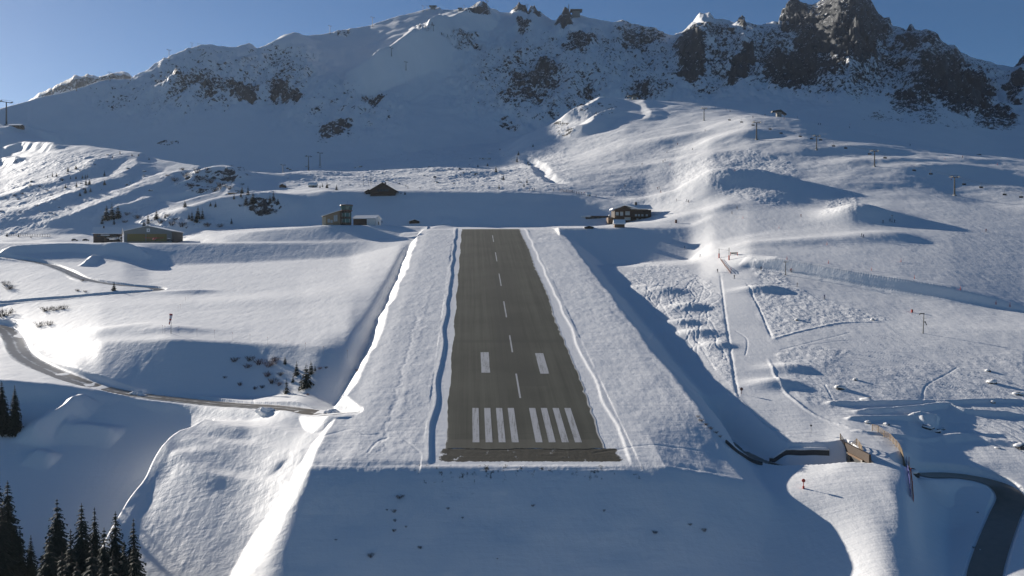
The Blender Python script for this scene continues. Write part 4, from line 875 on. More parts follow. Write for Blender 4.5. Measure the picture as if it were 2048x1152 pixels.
# ---------------------------------------------------------------- bridge, walls and fences at lower right
def rail_fence(uvs, h, rails, mat, label, name='wooden_fence', yd=False):
    P = [(uy(*q) if yd else at(*q)) for q in uvs]; o = empty(name, P[0], label, 'fence'); b = P[0]
    Q = []
    for a, c in zip(P[:-1], P[1:]):
        n = max(1, int((c - a).length / 2.2)); Q += [a.lerp(c, i / n) for i in range(n)]
    Q.append(P[-1]); Q = [Vector((q.x, q.y, hz(q.x, q.y))) for q in Q]
    for q in Q: MB().box((q - b) + Vector((0, 0, h / 2 - 0.2)), (0.16, 0.16, h + 0.4)).build('post', mat, o)
    for r_ in range(rails):
        z = h * (0.2 + 0.8 * r_ / (rails - 1)) - 0.05; mb = MB()
        mb.tube([(q - b) + Vector((0, -0.1, z)) for q in Q], 0.085, 4); mb.build('rail', mat, o)
    return o
rail_fence([(1682,236.5),(1715,231.5),(1741,219.5)], 1.75, 5, 'pale_timber', 'short wooden rail fence above the tunnel mouth, nearer the runway', yd=True)
rail_fence([(1746,243),(1782,236),(1806,227),(1821,218.5)], 1.75, 5, 'pale_timber', 'longer pale wooden rail fence along the far side of the snow bridge', yd=True)
# snow bridge: the piste passes over the sunken road
br = empty('snow_bridge', (87.3, 227.0, -49.6), 'timber clad bridge abutment with dark road opening under the ski piste', 'bridge')
MB().box((0.1, 0.4, 4.9), (0.5, 16.5, 2.2)).build('cladding', 'dark_timber', br)
MB().box((0.35, 0.8, 1.8), (0.4, 8.6, 4.2)).build('opening', 'dark_wall', br)  # flat dark slab instead of a hole: the tunnel's inner shade is its colour
MB().box((-0.1, -4.2, 1.7), (1.0, 1.0, 4.4)).build('pier', 'concrete', br)
MB().box((-0.1, 5.6, 1.7), (1.0, 1.0, 4.4)).build('pier', 'concrete', br)
MB().box((-0.05, 0.6, 3.75), (0.9, 10.6, 0.5)).build('lintel', 'brown_timber', br)
# dark boulder portal on the other side
p = uy(1828, 219); pr = empty('portal_rock', p, 'dark rock with snow cap at the far end of the longer bridge fence', 'boulder')
MB().blob((0, 0, 0.2), (1.5, 1.3, 1.6), 4, 0.25).build('rock', 'boulder_rock', pr); MB().blob((0, 0, 1.35), (1.5, 1.3, 0.55), 6, 0.15, 8).build('snow_cap', 'snow_cover', pr, True)
# low retaining wall along the foot of the embankment
def low_wall(uvs, h, th, label, cap=True, yd=False):
    P = smooth_poly([(uy(*k) if yd else at(*k)) for k in uvs], 5); o = empty('retaining_wall', P[0], label, 'wall'); b = Vector(P[0]); vs = []
    for k, w in enumerate(P):
        d = P[min(k + 1, len(P) - 1)] - P[max(k - 1, 0)]; d.z = 0; d.normalize(); n_ = Vector((-d.y, d.x, 0)) * th / 2; z = hz(w.x, w.y)
        for sgn in (-1, 1):
            vs += [Vector((w.x, w.y, z - 1.0)) + n_ * sgn - b, Vector((w.x, w.y, z + h)) + n_ * sgn - b]
    fs = []
    for k in range(len(P) - 1):
        i = 4 * k; j = i + 4; fs += [(i, j, j + 1, i + 1), (i + 1, j + 1, j + 3, i + 3), (i + 2, i + 3, j + 3, j + 2)]
    fs += [(0, 1, 3, 2), (len(vs) - 4, len(vs) - 2, len(vs) - 1, len(vs) - 3)]
    mb = MB(); mb.add(vs, fs); mb.build('wall_face', 'stone', o)
    if cap:
        mb = MB(); mb.tube([Vector((w.x, w.y, hz(w.x, w.y) + h)) - b for w in P], 0.42, 6); mb.build('snow_cap', 'snow_cover', o, True)
    return o
low_wall([(1452,886),(1470,902),(1492,917),(1525,930)], 0.8, 0.5, 'dark retaining wall curving along the foot of the runway embankment', False)
low_wall([(1540,238.5),(1600,236.2),(1660,234.6)], 1.2, 0.6, 'straight snow topped wall beside the sunken road left of the bridge', True, True)
# piste net
P_ = [at(*k) for k in ((1818,925),(1822,950),(1825,975),(1827,1003))]
nt = empty('safety_net', P_[0], 'drooping orange and blue piste net below the bridge on the run edge', 'net')
for sh_, mt, nm in ((0.0, 'orange_net', 'net_panel'), (-0.7, 'blue_net', 'net_panel')):
    mb = MB(); Q = []
    for a, c in zip(P_[:-1], P_[1:]): Q += [a.lerp(c, i / 8) for i in range(8)]
    Q.append(P_[-1]); Q = [Vector((w.x + sh_, w.y, hz(w.x + sh_, w.y))) for w in Q]
    for h_ in (0.15, 0.45, 0.75, 1.05): mb.tube([w - P_[0] + Vector((0, 0, h_ + 0.12 * math.sin(i * 1.7 + h_ * 3))) for i, w in enumerate(Q)], 0.05, 4)
    for i, w in enumerate(Q[:-1]):
        for f in (0, .25, .5, .75): 
            e = w.lerp(Q[i + 1], f) - P_[0]; mb.tube([e + Vector((0, 0, 0.05)), e + Vector((0.05, 0, 1.1))], 0.035, 3)
    mb.build(nm, mt, nt)
for k in range(4):
    e = P_[k] - P_[0]; MB().tube([e + Vector((0, 0, -0.4)), e + Vector((0, 0, 1.5))], 0.06, 5).build('post', 'red_paint', nt)

# ---------------------------------------------------------------- chairlift
def pylon_proto(h, arm=5.2):
    o = empty('lift_pylon', (0, 0, 0), 'pylon', 'lift pylon')
    MB().tube([(0, 0, -1.5), (0, 0, h)], [0.55, 0.34], 8).build('mast', 'dark_steel', o)
    MB().box((0, 0, 0.1), (1.8, 1.8, 0.8)).build('footing', 'concrete', o)
    MB().tube([(-arm / 2 - 0.3, 0, h - 0.2), (arm / 2 + 0.3, 0, h - 0.2)], 0.24, 5).build('crossarm', 'dark_steel', o)
    for sgn in (-1, 1):
        t = MB(); t.box((sgn * arm / 2, 0, h - 0.05), (0.3, 3.6, 0.3)); t = t.build('sheave_train', 'dark_steel', o)
        for yy in (-1.5, -0.5, 0.5, 1.5): MB().tube([(sgn * arm / 2 - 0.12, yy, h + 0.25), (sgn * arm / 2 + 0.12, yy, h + 0.25)], 0.26, 8).build('sheave', 'black_rubber', t)
    MB().tube([(-arm / 2, 0, h), (-arm / 2, 0, h + 1.0), (arm / 2, 0, h + 1.0), (arm / 2, 0, h)], 0.08, 4).build('lifting_frame', 'dark_steel', o)
    return o
PY = Kind(pylon_proto(12.0)); HP = 12.0
lift = []
for k, (u, v, ht) in enumerate([(1408,241,24),(1513,279,34),(1633,300,28),(1749,333,31),(1909,391,37)]):
    g = at(u, v, 560); s_ = ht * px(g) / HP
    lift.append((g, s_ * HP))
rz_l = math.atan2(lift[-1][0].y - lift[0][0].y, lift[-1][0].x - lift[0][0].x) + R(90)
names = ['uppermost chairlift pylon near the crest of the right slope', 'second chairlift pylon down from the crest of the right slope', 'middle chairlift pylon, directly above the big shadowed knoll', 'chairlift pylon above the bright conical snow knoll', 'lowest chairlift pylon, on the shaded shoulder at far right']
for (g, h), nm in zip(lift, names): PY.put(g, rz_l, h / HP, nm, 'chairlift pylons on the right slope')
# continue the line beyond the frame
ext = lift[-1][0] + (lift[-1][0] - lift[-2][0]) * 1.4; ext.z = hz(ext.x, ext.y)
line = [(g + Vector((0, 0, h))) for g, h in lift] + [ext + Vector((0, 0, 13))]
top0 = line[0] + (line[0] - line[1]).normalized() * 150; top0.z = hz(top0.x, top0.y) + 7; line = [top0] + line
across = Vector((math.cos(rz_l), math.sin(rz_l), 0)); hw = 2.6 * lift[2][1] / HP
def cable_pt(t, side):
    k = min(int(t), len(line) - 2); f = t - k; p = line[k].lerp(line[k + 1], f); return p + across * side * hw + Vector((0, 0, 0.5 - 4 * f * (1 - f) * 1.6))
for side, lb in ((-1, 'left hand haul cable of the chairlift on the right slope'), (1, 'right hand haul cable of the chairlift on the right slope')):
    o = MB().tube([cable_pt(t, side) for t in np.linspace(0, len(line) - 1.001, 60)], 0.035, 4).build('lift_cable', 'dark_steel'); tag(o, lb, 'cable')
def chair_proto():
    o = empty('lift_chair', (0, 0, 0), 'chair', 'lift chair')
    MB().tube([(0, 0, 0.05), (0, 0.1, -0.7), (0, 0.25, -2.3)], 0.06, 5).build('hanger', 'dark_steel', o)
    MB().box((0, -0.25, -3.1), (2.5, 0.62, 0.14)).build('seat', 'black_rubber', o)
    MB().box((0, 0.1, -2.7), (2.5, 0.1, 0.75)).build('backrest', 'black_rubber', o)
    MB().tube([(-1.25, 0.1, -2.2), (1.25, 0.1, -2.2)], 0.06, 4).build('top_bar', 'dark_steel', o)
    for sx in (-1.25, 1.25): MB().tube([(sx, 0.1, -2.2), (sx, 0.1, -3.0), (sx, -0.5, -3.1)], 0.05, 4).build('side_frame', 'dark_steel', o)
    MB().tube([(-1.1, 0.0, -2.3), (-1.1, -0.8, -2.6), (1.1, -0.8, -2.6), (1.1, 0.0, -2.3)], 0.045, 4).build('safety_bar', 'dark_steel', o)
    return o
CHR = Kind(chair_proto())
chairs = [(u, s) for u, s in ((1458,-1),(1482,1),(1505,-1),(1539,1),(1561,-1),(1599,1),(1622,-1),(1640,1),(1666,-1),(1690,1),(1738,-1),(1769,1),(1827,-1),(1860,1),(1927,-1),(1961,1),(2008,-1),(2041,1))]
ts = np.linspace(0.02, len(line) - 1.01, 3000)
for k, (u, s_) in enumerate(chairs):
    us = [CU + FPX * cable_pt(t, s_).x / cable_pt(t, s_).y for t in ts]; t = ts[int(np.argmin(np.abs(np.array(us) - u)))]
    CHR.put(cable_pt(t, s_), rz_l, 1.25, f'empty dark chair on the right slope chairlift, {ordl(k, len(chairs))} of its line', 'chairs on the right slope chairlift')
# distant pylons on the skyline and below the big face
DP = Kind(pylon_proto(15.0, 6.5))
def far_pylon(u, vb, vt, label, group, ymin=1000, yy=None):
    g = at(u, vb, ymin) if yy is None else uy(u, yy)
    if g.y > 2500: 
        yy_ = float(np.interp(u, [q[0] for q in SKY], [q[2] for q in SKY])); g = uy(u, yy_)
    DP.put(g, R(50), (vb - vt) * px(g) / 15.0, label, group)
sk = [(153,182,162),(220,162,145),(338,118,100),(384,99,86),(396,96,87),(660,68,52),(745,53,35),(846,24,12),(854,22,12),(928,22,11),(974,18,2),(1054,22,9)]
for k, q in enumerate(sk): far_pylon(*q, f'thin lift pylon on the big mountain skyline, {ordl(k, len(sk))} of twelve', 'lift pylons along the skyline', 1240)
dk = [(617,341,313),(640,331,306),(566,352,330),(783,112,96),(812,140,124),(867,62,50),(1323,178,166)]
for k, q in enumerate(dk): far_pylon(*q, f'small lift pylon against the shaded mountain face, {ordl(k, len(dk))} of seven', 'lift pylons on the shaded face', 1000 if q[1] > 300 else 1240)
far_pylon(13, 250, 204, 'tall slender lift pylon at the far left edge by the dark hut', 'lift pylons at far left', 1000)
far_pylon(1571, 550, 524, 'lone drag lift mast below the long snow bank on the right', 'drag lift masts', 300)
far_pylon(1784, 444, 431, 'short drag lift mast with skiers beside it below the bright knoll', 'drag lift masts', 430)

# ---------------------------------------------------------------- poles, markers, gate, windsock
def lamp_mast():
    g = at(1846, 667, 250); h = 40 * px(g)
    o = empty('snow_gun_mast', g, 'tall dark snow making mast with two lance heads on the right piste', 'snow gun')
    MB().tube([(0, 0, -0.5), (0.3, 0, h)], [0.2, 0.13], 6).build('mast', 'dark_steel', o)
    MB().tube([(0.5, 0, h - 0.1), (-0.8, 0, h + 0.05), (-1.5, 0, h - 0.4)], 0.2, 6).build('lance_head', 'dark_steel', o)
    MB().tube([(0.15, 0, h * 0.55), (0.8, 0, h * 0.6), (1.35, 0, h * 0.42)], 0.2, 6).build('lance_head', 'dark_steel', o)
    MB().box((0.85, 0, h * 0.75), (1.2, 0.06, 0.06)).build('bracket', 'dark_steel', o)
    return o
lamp_mast()
def marker_proto(red=True):
    o = empty('piste_marker', (0, 0, 0), 'm', 'piste marker')
    MB().tube([(0, 0, -0.4), (0, 0, 1.9)], 0.07, 6).build('pole', 'red_paint', o)
    MB().tube([(0, 0, 0.0), (0, 0, 1.0)], 0.16, 8).build('pad', 'red_paint', o)
    return o
MK = Kind(marker_proto())
mk = [(1322,386),(1377,404),(1486,437),(1558,457),(1654,490),(1574,519),(1657,527),(1743,541),(1829,558),(1921,580),(1992,609),(2020,614),(1802,524),(1903,360),(1340,330),(1470,342),(1462,541),(1700,250),(1752,270),(1995,330),(1890,318),(1640,232)]
mk.sort()
for k, (u, v) in enumerate(mk):
    g = at(u, v, 350); MK.put(g, 0, 1.0, f'red piste marker pole on the right ski slope, {ordl(k, min(len(mk), 39))} of all', 'red piste marker poles on the right slope')
# disc marker with padded foot, nearest on the run
g = at(1607, 977); o = empty('disc_marker', g, 'red disc piste marker with padded foot on the run below the bridge', 'piste marker')
k = px(g)
MB().tube([(0, 0, -0.3), (0, 0, 12 * k)], 0.09, 6).build('pole', 'red_paint', o); MB().tube([(0, 0, 0), (0, 0, 5 * k)], [0.3, 0.22], 8).build('pad', 'red_paint', o)
MB().tube([(0, -0.08, 16 * k), (0, 0.08, 16 * k)], 3.7 * k, 14).build('disc', 'red_paint', o)
g = at(1483, 788, 200); o = empty('disc_marker', g, 'dark red disc piste marker at the left edge of the steep piste', 'piste marker'); k = px(g)
MB().tube([(0, 0, -0.3), (0, 0, 7 * k)], 0.08, 6).build('pole', 'red_brown', o); MB().tube([(0, -0.08, 10 * k), (0, 0.08, 10 * k)], 3.2 * k, 14).build('disc', 'red_brown', o)
g = at(1622, 866, 200); o = empty('disc_marker', g, 'thin pole with small dark disc standing in the smooth snow above the bridge', 'piste marker'); k = px(g)
MB().tube([(0, 0, -0.3), (0, 0, 14 * k)], 0.04, 6).build('pole', 'grey_steel', o); MB().tube([(0, -0.06, 15 * k), (0, 0.06, 15 * k)], 2.0 * k, 12).build('disc', 'dark_wall', o)
g = at(1824, 625, 250); o = empty('fire_box', g, 'small red box standing on the piste beside the snow making mast', 'box'); k = px(g)
MB().box((0, 0, 2.6 * k), (3.4 * k, 2.5 * k, 6 * k)).build('body', 'red_paint', o); MB().box((0, 0, 5.9 * k), (3.8 * k, 2.9 * k, 0.7 * k)).build('lid', 'red_brown', o)
g = at(1352, 446, 560); o = empty('padded_box', g, 'dark orange padded post box on the plateau corner right of the restaurant', 'box'); k = px(g)
MB().box((0, 0, 3 * k), (4 * k, 3 * k, 6.5 * k)).build('body', 'red_brown', o); MB().box((0, 0, 6.4 * k), (4.4 * k, 3.4 * k, 0.6 * k)).build('lid', 'dark_wall', o)
# finish gate
a, b = at(1438, 516, 380), at(1458, 520, 380); o = empty('gate', a, 'two tall padded posts of a ski gate at the top of the steep piste', 'gate'); k = px(a)
for w, hh in ((a, 19), (b, 24)):
    MB().tube([w - a + Vector((0, 0, -0.4)), w - a + Vector((0, 0, hh * k))], 0.16, 6).build('post', 'dark_steel', o)
    MB().tube([w - a + Vector((0, 0, 0)), w - a + Vector((0, 0, 9 * k))], 0.38, 8).build('pad', 'red_paint', o)
MB().tube([Vector((0, 0, 18 * k)), b - a + Vector((0, 0, 18 * k))], 0.05, 4).build('cross_wire', 'dark_steel', o)
a = at(1461, 511, 380); b = at(1475, 511, 380); o = empty('banner', a, 'black banner stretched between two short posts right of the ski gate', 'banner'); k = px(a)
for w in (a, b): MB().tube([w - a + Vector((0, 0, -0.4)), w - a + Vector((0, 0, 7 * k))], 0.17, 6).build('post', 'red_paint', o)
c = (b - a) / 2; MB().box((c.x, c.y, c.z + 4.6 * k), ((b - a).length, 0.08, 3.6 * k), math.atan2(c.y, c.x)).build('cloth', 'cloth_dark', o)
rail_fence([(1441,520),(1450,533),(1461,547)], 1.0, 3, 'red_brown', 'low reddish net fence bounding the left side of the gate area', 'net_fence')
# windsock
g = at(342, 667, 300); k = px(g); o = empty('windsock', g, 'limp red and white windsock on a thin pole at the snowfield edge', 'windsock')
MB().tube([(0, 0, -0.4), (0.1, 0, 39 * k)], [0.12, 0.07], 6).build('pole', 'grey_steel', o)
MB().tube([(-0.45, -0.1, 39 * k), (0.55, -0.1, 39 * k)], 0.06, 5).build('swivel_arm', 'dark_steel', o)
mb = MB(); L_ = [(0.1, 39.5, 3.3), (0.05, 36.5, 3.2), (0.0, 33.0, 2.7), (-0.1, 29.5, 2.4), (-0.25, 26.5, 1.8), (-0.42, 23, 1.4), (-0.6, 18, 0.9)]
for i in range(6): mb.tube([(L_[i][0], -0.15, L_[i][1] * k), (L_[i + 1][0], -0.15, L_[i + 1][1] * k)], [L_[i][2] * k, L_[i + 1][2] * k], 10, (0, 1, 1, 0, 1, 0)[i])
mb.build('sock', ['windsock_red', 'windsock_white'], o, True)
# stakes round the field edge
SK = Kind(empty('marker_stake', (0, 0, 0), 's', 'stake')); MB().tube([(0, 0, -0.5), (0, 0, 3.0)], 0.03, 4).build('pole', 'light_stake', SK.p); MB().box((0, 0, 2.7), (0.1, 0.1, 0.35)).build('reflector', 'red_paint', SK.p)
st = [(325,669),(330,670),(358,671),(394,676),(429,679),(465,684),(500,688),(535,693),(572,700),(611,705),(647,712),(695,720)]
for k, (u, v) in enumerate(st): SK.put(at(u, v - 3, 300), 0, 1.0, f'thin stake along the near edge of the snowfield, {ordl(k, len(st))} of twelve', 'thin stakes along the snowfield edge')
st = [(350,632),(356,624),(361,619),(366,611),(371,604),(376,599),(381,594),(388,582),(524,548),(632,545)]
for k, (u, v) in enumerate(st): SK.put(at(u, v, 340), 0, 0.8, f'thin stake in the row running back across the snowfield, {ordl(k, len(st))} of ten', 'thin stakes across the snowfield')
# flag poles by the dark chalet
for k, (u, v, h) in enumerate(((727,371,22),(737,372,12),(741,370,15),(743.5,370,15))):
    g = at(u, v, 740); o = empty('flag_pole', g, f'thin pole beside the dark gabled chalet, {ordl(k, 4)} of four', 'pole', 'poles beside the dark chalet')
    MB().tube([(0, 0, -0.5), (0, 0, h * px(g))], 0.13, 5).build('mast', 'dark_steel', o); MB().blob((0, 0, h * px(g)), (0.2, 0.2, 0.2), 1, 0, 4).build('finial', 'grey_steel', o)
# ---------------------------------------------------------------- people
def skin_person(pose):
    "one continuous figure grown on a posed skeleton"
    J = {'pel': (0, 0, .95, .15), 'waist': (0, .01, 1.08, .14), 'chest': (0, -.03 * pose, 1.32, .17), 'neck': (0, -.05 * pose, 1.5, .065), 'head': (0, -.08 * pose, 1.62, .105), 'top': (0, -.08 * pose, 1.74, .085),
         'shl': (-.2, -.03 * pose, 1.42, .075), 'ell': (-.3, -.1 - .12 * pose, 1.17, .055), 'hal': (-.26, -.3 - .1 * pose, 1.05, .045), 'shr': (.2, -.03 * pose, 1.42, .075), 'elr': (.31, -.08 - .12 * pose, 1.18, .055), 'har': (.28, -.28 - .1 * pose, 1.03, .045),
         'hil': (-.1, 0, .88, .11), 'knl': (-.14, -.12 * pose, .5, .075), 'anl': (-.14, .02, .12, .06), 'tol': (-.14, -.14, .06, .05), 'hir': (.1, 0, .88, .11), 'knr': (.14, -.12 * pose, .5, .075), 'anr': (.14, .02, .12, .06), 'tor': (.14, -.14, .06, .05)}
    E = [('pel', 'waist'), ('waist', 'chest'), ('chest', 'neck'), ('neck', 'head'), ('head', 'top'), ('chest', 'shl'), ('shl', 'ell'), ('ell', 'hal'), ('chest', 'shr'), ('shr', 'elr'), ('elr', 'har'), ('pel', 'hil'), ('hil', 'knl'), ('knl', 'anl'), ('anl', 'tol'), ('pel', 'hir'), ('hir', 'knr'), ('knr', 'anr'), ('anr', 'tor')]
    ks = list(J); me = bpy.data.meshes.new('figure'); me.from_pydata([J[k][:3] for k in ks], [(ks.index(a), ks.index(b)) for a, b in E], [])
    o = bpy.data.objects.new('figure', me); COL.objects.link(o)
    md = o.modifiers.new('skin', 'SKIN'); ss = o.modifiers.new('sub', 'SUBSURF'); ss.levels = 1; ss.render_levels = 1
    for i, k in enumerate(ks): sv = me.skin_vertices[0].data[i]; sv.radius = (J[k][3], J[k][3]); sv.use_root = k == 'pel'
    dg = bpy.context.evaluated_depsgraph_get(); dg.update(); r = bpy.data.meshes.new_from_object(o.evaluated_get(dg)); bpy.data.objects.remove(o); bpy.data.meshes.remove(me)
    return r
def person_proto(jacket, trousers, helmet, pose, skis=True):
    me = skin_person(pose)
    for m in (jacket, trousers, 'skin_tone', helmet): me.materials.append(M[m])
    for f in me.polygons:
        z = f.center.z; f.material_index = 1 if z < 0.93 else (0 if z < 1.5 else (3 if z > 1.63 or f.center.y > -0.09 * pose else 2)); f.use_smooth = True
    o = bpy.data.objects.new('person', me); COL.objects.link(o); tag(o, 'person', 'person')
    if skis:
        for sx in (-.14, .14): MB().box((sx, -.05, .02), (.1, 1.7, .035)).build('ski', 'cloth_dark', o)
        for sx in (-.27, .29): MB().tube([(sx, -.32, 1.05), (sx * 1.3, .25, .05)], 0.015, 4).build('ski_pole', 'dark_steel', o)
    return o
PP = [Kind(person_proto('cloth_dark', 'cloth_dark', 'cloth_dark', 1.0)), Kind(person_proto('cloth_red', 'cloth_dark', 'cloth_dark', .7)), Kind(person_proto('cloth_blue', 'cloth_dark', 'cloth_dark', .4))]
CLO = ['dark clothes', 'red jacket', 'blue jacket']
def crowd(pts, text, group, ymin=300, sc=1.15, seed=0):
    rd = random.Random(seed); pts = sorted(pts); kinds = [(i * 2 + seed) % 3 if i % 2 else 0 for i in range(len(pts))]
    for i, (u, v) in enumerate(pts):
        c = kinds[i]; same = [j for j in range(len(pts)) if kinds[j] == c]; od = ordl(same.index(i), len(same))
        g = at(u, v, ymin); PP[c].put(g, rd.uniform(-2.0, 2.0), sc, f'skier in {CLO[c]} {text}' + (f', {od}' if od else ''), group)
crowd([(1353,402),(1373,403),(1377,405),(1464,428),(1474,418),(1602,434),(1727,475),(1766,446),(1780,443),(1789,445),(1972,464),(1723,473)], 'on the middle right piste', 'skiers on the middle right piste', 430)
crowd([(1369,498),(1400,514),(1435,545),(1469,557),(1522,540),(1594,573),(1649,598),(1582,544)], 'near the ski gate and steep piste', 'skiers near the gate', 330)
crowd([(1568,238),(1637,250),(1641,250),(1699,256),(1595,236),(1530,232),(1506,236),(1460,224),(1430,216),(1452,220),(1820,292),(1925,316)], 'along the right slope crest', 'skiers along the crest', 700, 1.3)
crowd([(1330,322),(1334,305),(1326,325),(1262,357),(1250,374),(1318,377),(1321,384),(1192,394),(1315,379),(1355,290),(1284,330),(1220,350),(1410,262),(1385,300)], 'on the piste behind the restaurant', 'skiers behind the restaurant', 700, 1.25)
crowd([(799,368),(812,374),(816,377),(840,379),(790,362),(870,360)], 'on the flat snow beside the dark chalet', 'skiers beside the dark chalet', 735, 1.2)
q = [(1059,381),(1065,381),(1069,381),(1107,382),(1120,383),(1124,383),(1127,384),(1130,384),(1133,384),(1136,384),(1139,385),(1142,385),(1145,385),(1148,386),(1153,388),(1158,388),(1163,389),(1168,389)]
crowd(q, 'queueing on the bank rim', 'skiers queueing on the bank rim', 735, 1.25)
crowd([(753,447),(758,448),(764,446)], 'standing beside the pale shed', 'people beside the shed', 600, 1.1)

# ---------------------------------------------------------------- aircraft and cars by the hangar
def aircraft(u, y, body, wing, label, rz, span=10.5):
    g = uy(u, y); g.z = max(g.z, zv(482, y)); o = empty('light_aircraft', (g.x, g.y, g.z), label, 'aircraft', rz=rz)
    MB().tube([(0, -2.9, 1.35), (0, -2.6, 1.35), (0, -1.2, 1.5), (0, 0.6, 1.5), (0, 4.6, 1.75)], [0.32, 0.52, 0.62, 0.6, 0.14], 10).build('fuselage', body, o, True)
    MB().box((0, -0.4, 2.15), (span, 1.5, 0.2)).build('wing', wing, o)
    MB().box((0, 4.4, 1.85), (3.2, 0.8, 0.1)).build('tailplane', wing, o)
    MB().prism([(-0.06, 1.8), (0.06, 1.8), (0.06, 3.0), (-0.06, 3.0)], 3.9, 4.8).build('fin', body, o)
    MB().box((0, -1.0, 1.85), (0.95, 1.0, 0.45), 0, 0, 0.8).build('canopy', 'dark_glass', o)
    pr_ = MB().box((0, -3.0, 1.35), (1.9, 0.06, 0.14)).build('propeller', 'dark_steel', o); MB().tube([(0, -3.2, 1.35), (0, -2.95, 1.35)], [0.05, 0.18], 8).build('spinner', wing, pr_)
    for sx in (-1.1, 1.1):
        lg = MB().tube([(sx * 0.4, -1.3, 1.0), (sx, -1.3, 0.3)], 0.07, 5).build('undercarriage', 'grey_steel', o); MB().tube([(sx - 0.1, -1.3, 0.28), (sx + 0.1, -1.3, 0.28)], 0.3, 10).build('wheel', 'black_rubber', lg)
    return o
aircraft(309, 618, 'red_paint', 'red_paint', 'red light aircraft parked in front of the right hangar door', R(6), 13.0)
aircraft(226, 628, 'plane_white', 'plane_white', 'white light aircraft parked in front of the brown chalet', R(-25), 9.0)
g = uy(243, 622); o = empty('fan_snow_gun', (g.x, g.y, zv(482, 622)), 'round white ring shaped snow gun between chalet and hangar', 'snow gun')
mb = MB()
mb.tube([(0, -0.5, 2.0), (0, 0.6, 2.0)], [1.25, 1.0], 16, 0, False); mb.build('barrel', 'plane_white', o, True)
MB().tube([(0, 0.1, 2.0), (0, 0.5, 2.0)], 0.55, 12).build('fan', 'dark_steel', o); MB().tube([(0, -0.55, 2.0), (0, -0.4, 2.0)], 0.4, 12).build('nozzle', 'dark_steel', o); MB().box((0, 0.1, 0.4), (1.2, 1.2, 0.9)).build('base', 'grey_steel', o)
def parked_car(u, y, label, rz):
    g = uy(u, y); o = empty('parked_car', (g.x, g.y, max(g.z, zv(482, y))), label, 'car', rz=rz)
    b = MB(); b.add([(-2.1, -.85, .3), (2.1, -.85, .3), (2.1, .85, .3), (-2.1, .85, .3), (-2.1, -.85, .95), (2.1, -.85, .85), (2.1, .85, .85), (-2.1, .85, .95)], [(3, 2, 1, 0), (4, 5, 6, 7), (0, 1, 5, 4), (1, 2, 6, 5), (2, 3, 7, 6), (3, 0, 4, 7)]); b.build('body', 'cloth_dark', o)
    b = MB(); b.add([(-1.7, -.8, .93), (1.1, -.8, .9), (1.1, .8, .9), (-1.7, .8, .93), (-1.3, -.68, 1.5), (.4, -.68, 1.5), (.4, .68, 1.5), (-1.3, .68, 1.5)], [(4, 5, 6, 7), (0, 1, 5, 4), (1, 2, 6, 5), (2, 3, 7, 6), (3, 0, 4, 7)]); b.build('cabin', 'dark_glass', o)
    MB().blob((-.4, 0, 1.52), (1.15, .8, .28), 7, 0.08, 8).build('snow_cap', 'snow_cover', o, True)
    for sx in (-1.3, 1.3):
        for sy in (-.85, .85): MB().tube([(sx, sy - .1, .32), (sx, sy + .1, .32)], .32, 10).build('wheel', 'black_rubber', o)
    return o
parked_car(340, 617, 'dark car with curved snow on its roof near the hangar corner', R(10))
parked_car(172, 628, 'snow topped dark car left of the brown chalet', R(-8))
parked_car(150, 632, 'dark car in the row farther left of the brown chalet', R(15))
rail_fence([(14,472),(60,473),(100,474)], 2.0, 2, 'dark_timber', 'rough dark timber fence on the far left plateau rim', 'timber_fence')
# ---------------------------------------------------------------- trees, shrubs, boulders, snow heaps
def spruce_proto(h, r, seed, lv, nb, name='spruce'):
    rd = random.Random(seed); o = empty(name, (0, 0, 0), 't', 'tree')
    MB().tube([(0, 0, -1.2), (0, 0, h * 0.55), (0, 0, h * 0.99)], [h * 0.016, h * 0.010, h * 0.002], 6).build('trunk', 'bark', o)
    mb = MB()
    for L in range(lv):
        t = (L + rd.random() * 0.6) / lv; z = h * (0.03 + 0.96 * t); R_ = r * (1 - t) ** 0.85 * rd.uniform(0.82, 1.12) + 0.03 * r
        n = max(4, int(nb * (0.55 + 0.45 * (1 - t)))); a0 = rd.random() * 6.28
        for k in range(n):
            a = a0 + 6.283 * k / n + rd.uniform(-.25, .25); l = R_ * rd.uniform(0.65, 1.15); w = max(0.10 * h / 12, l * rd.uniform(.20, .32)); dr = l * rd.uniform(.25, .6); up = l * 0.10
            ca, sa = math.cos(a), math.sin(a)
            def P(s, q, dz): return (ca * s - sa * q, sa * s + ca * q, z + dz)
            mb.add([P(0.02 * r, -w * .3, up), P(0.02 * r, w * .3, up), P(l * .55, w * .8, -dr * .35), P(l, 0.04, -dr), P(l * .55, -w * .8, -dr * .35), P(l * .5, 0, -dr * .1 + .02)], [(0, 1, 5), (1, 2, 5), (2, 3, 5), (3, 4, 5), (4, 0, 5)])
            if l > 0.5:
                for s_ in (.45, .75):
                    q = rd.choice((-1, 1)) * w * 1.25; mb.add([P(l * s_, 0, -dr * s_ * .7), P(l * (s_ + .12), q, -dr * s_ - .18 * l), P(l * (s_ + .25), q * .2, -dr * s_)], [(0, 1, 2)])
    mb.build('crown', 'spruce_needles', o)
    return o
BIG = [Kind(spruce_proto(20, 4.3, 1, 46, 15)), Kind(spruce_proto(20, 3.6, 2, 46, 14)), Kind(spruce_proto(20, 4.8, 3, 42, 16))]
SM = [Kind(spruce_proto(8, 2.1, 11, 17, 10)), Kind(spruce_proto(8, 1.7, 12, 18, 9)), Kind(spruce_proto(8, 2.7, 13, 14, 11))]
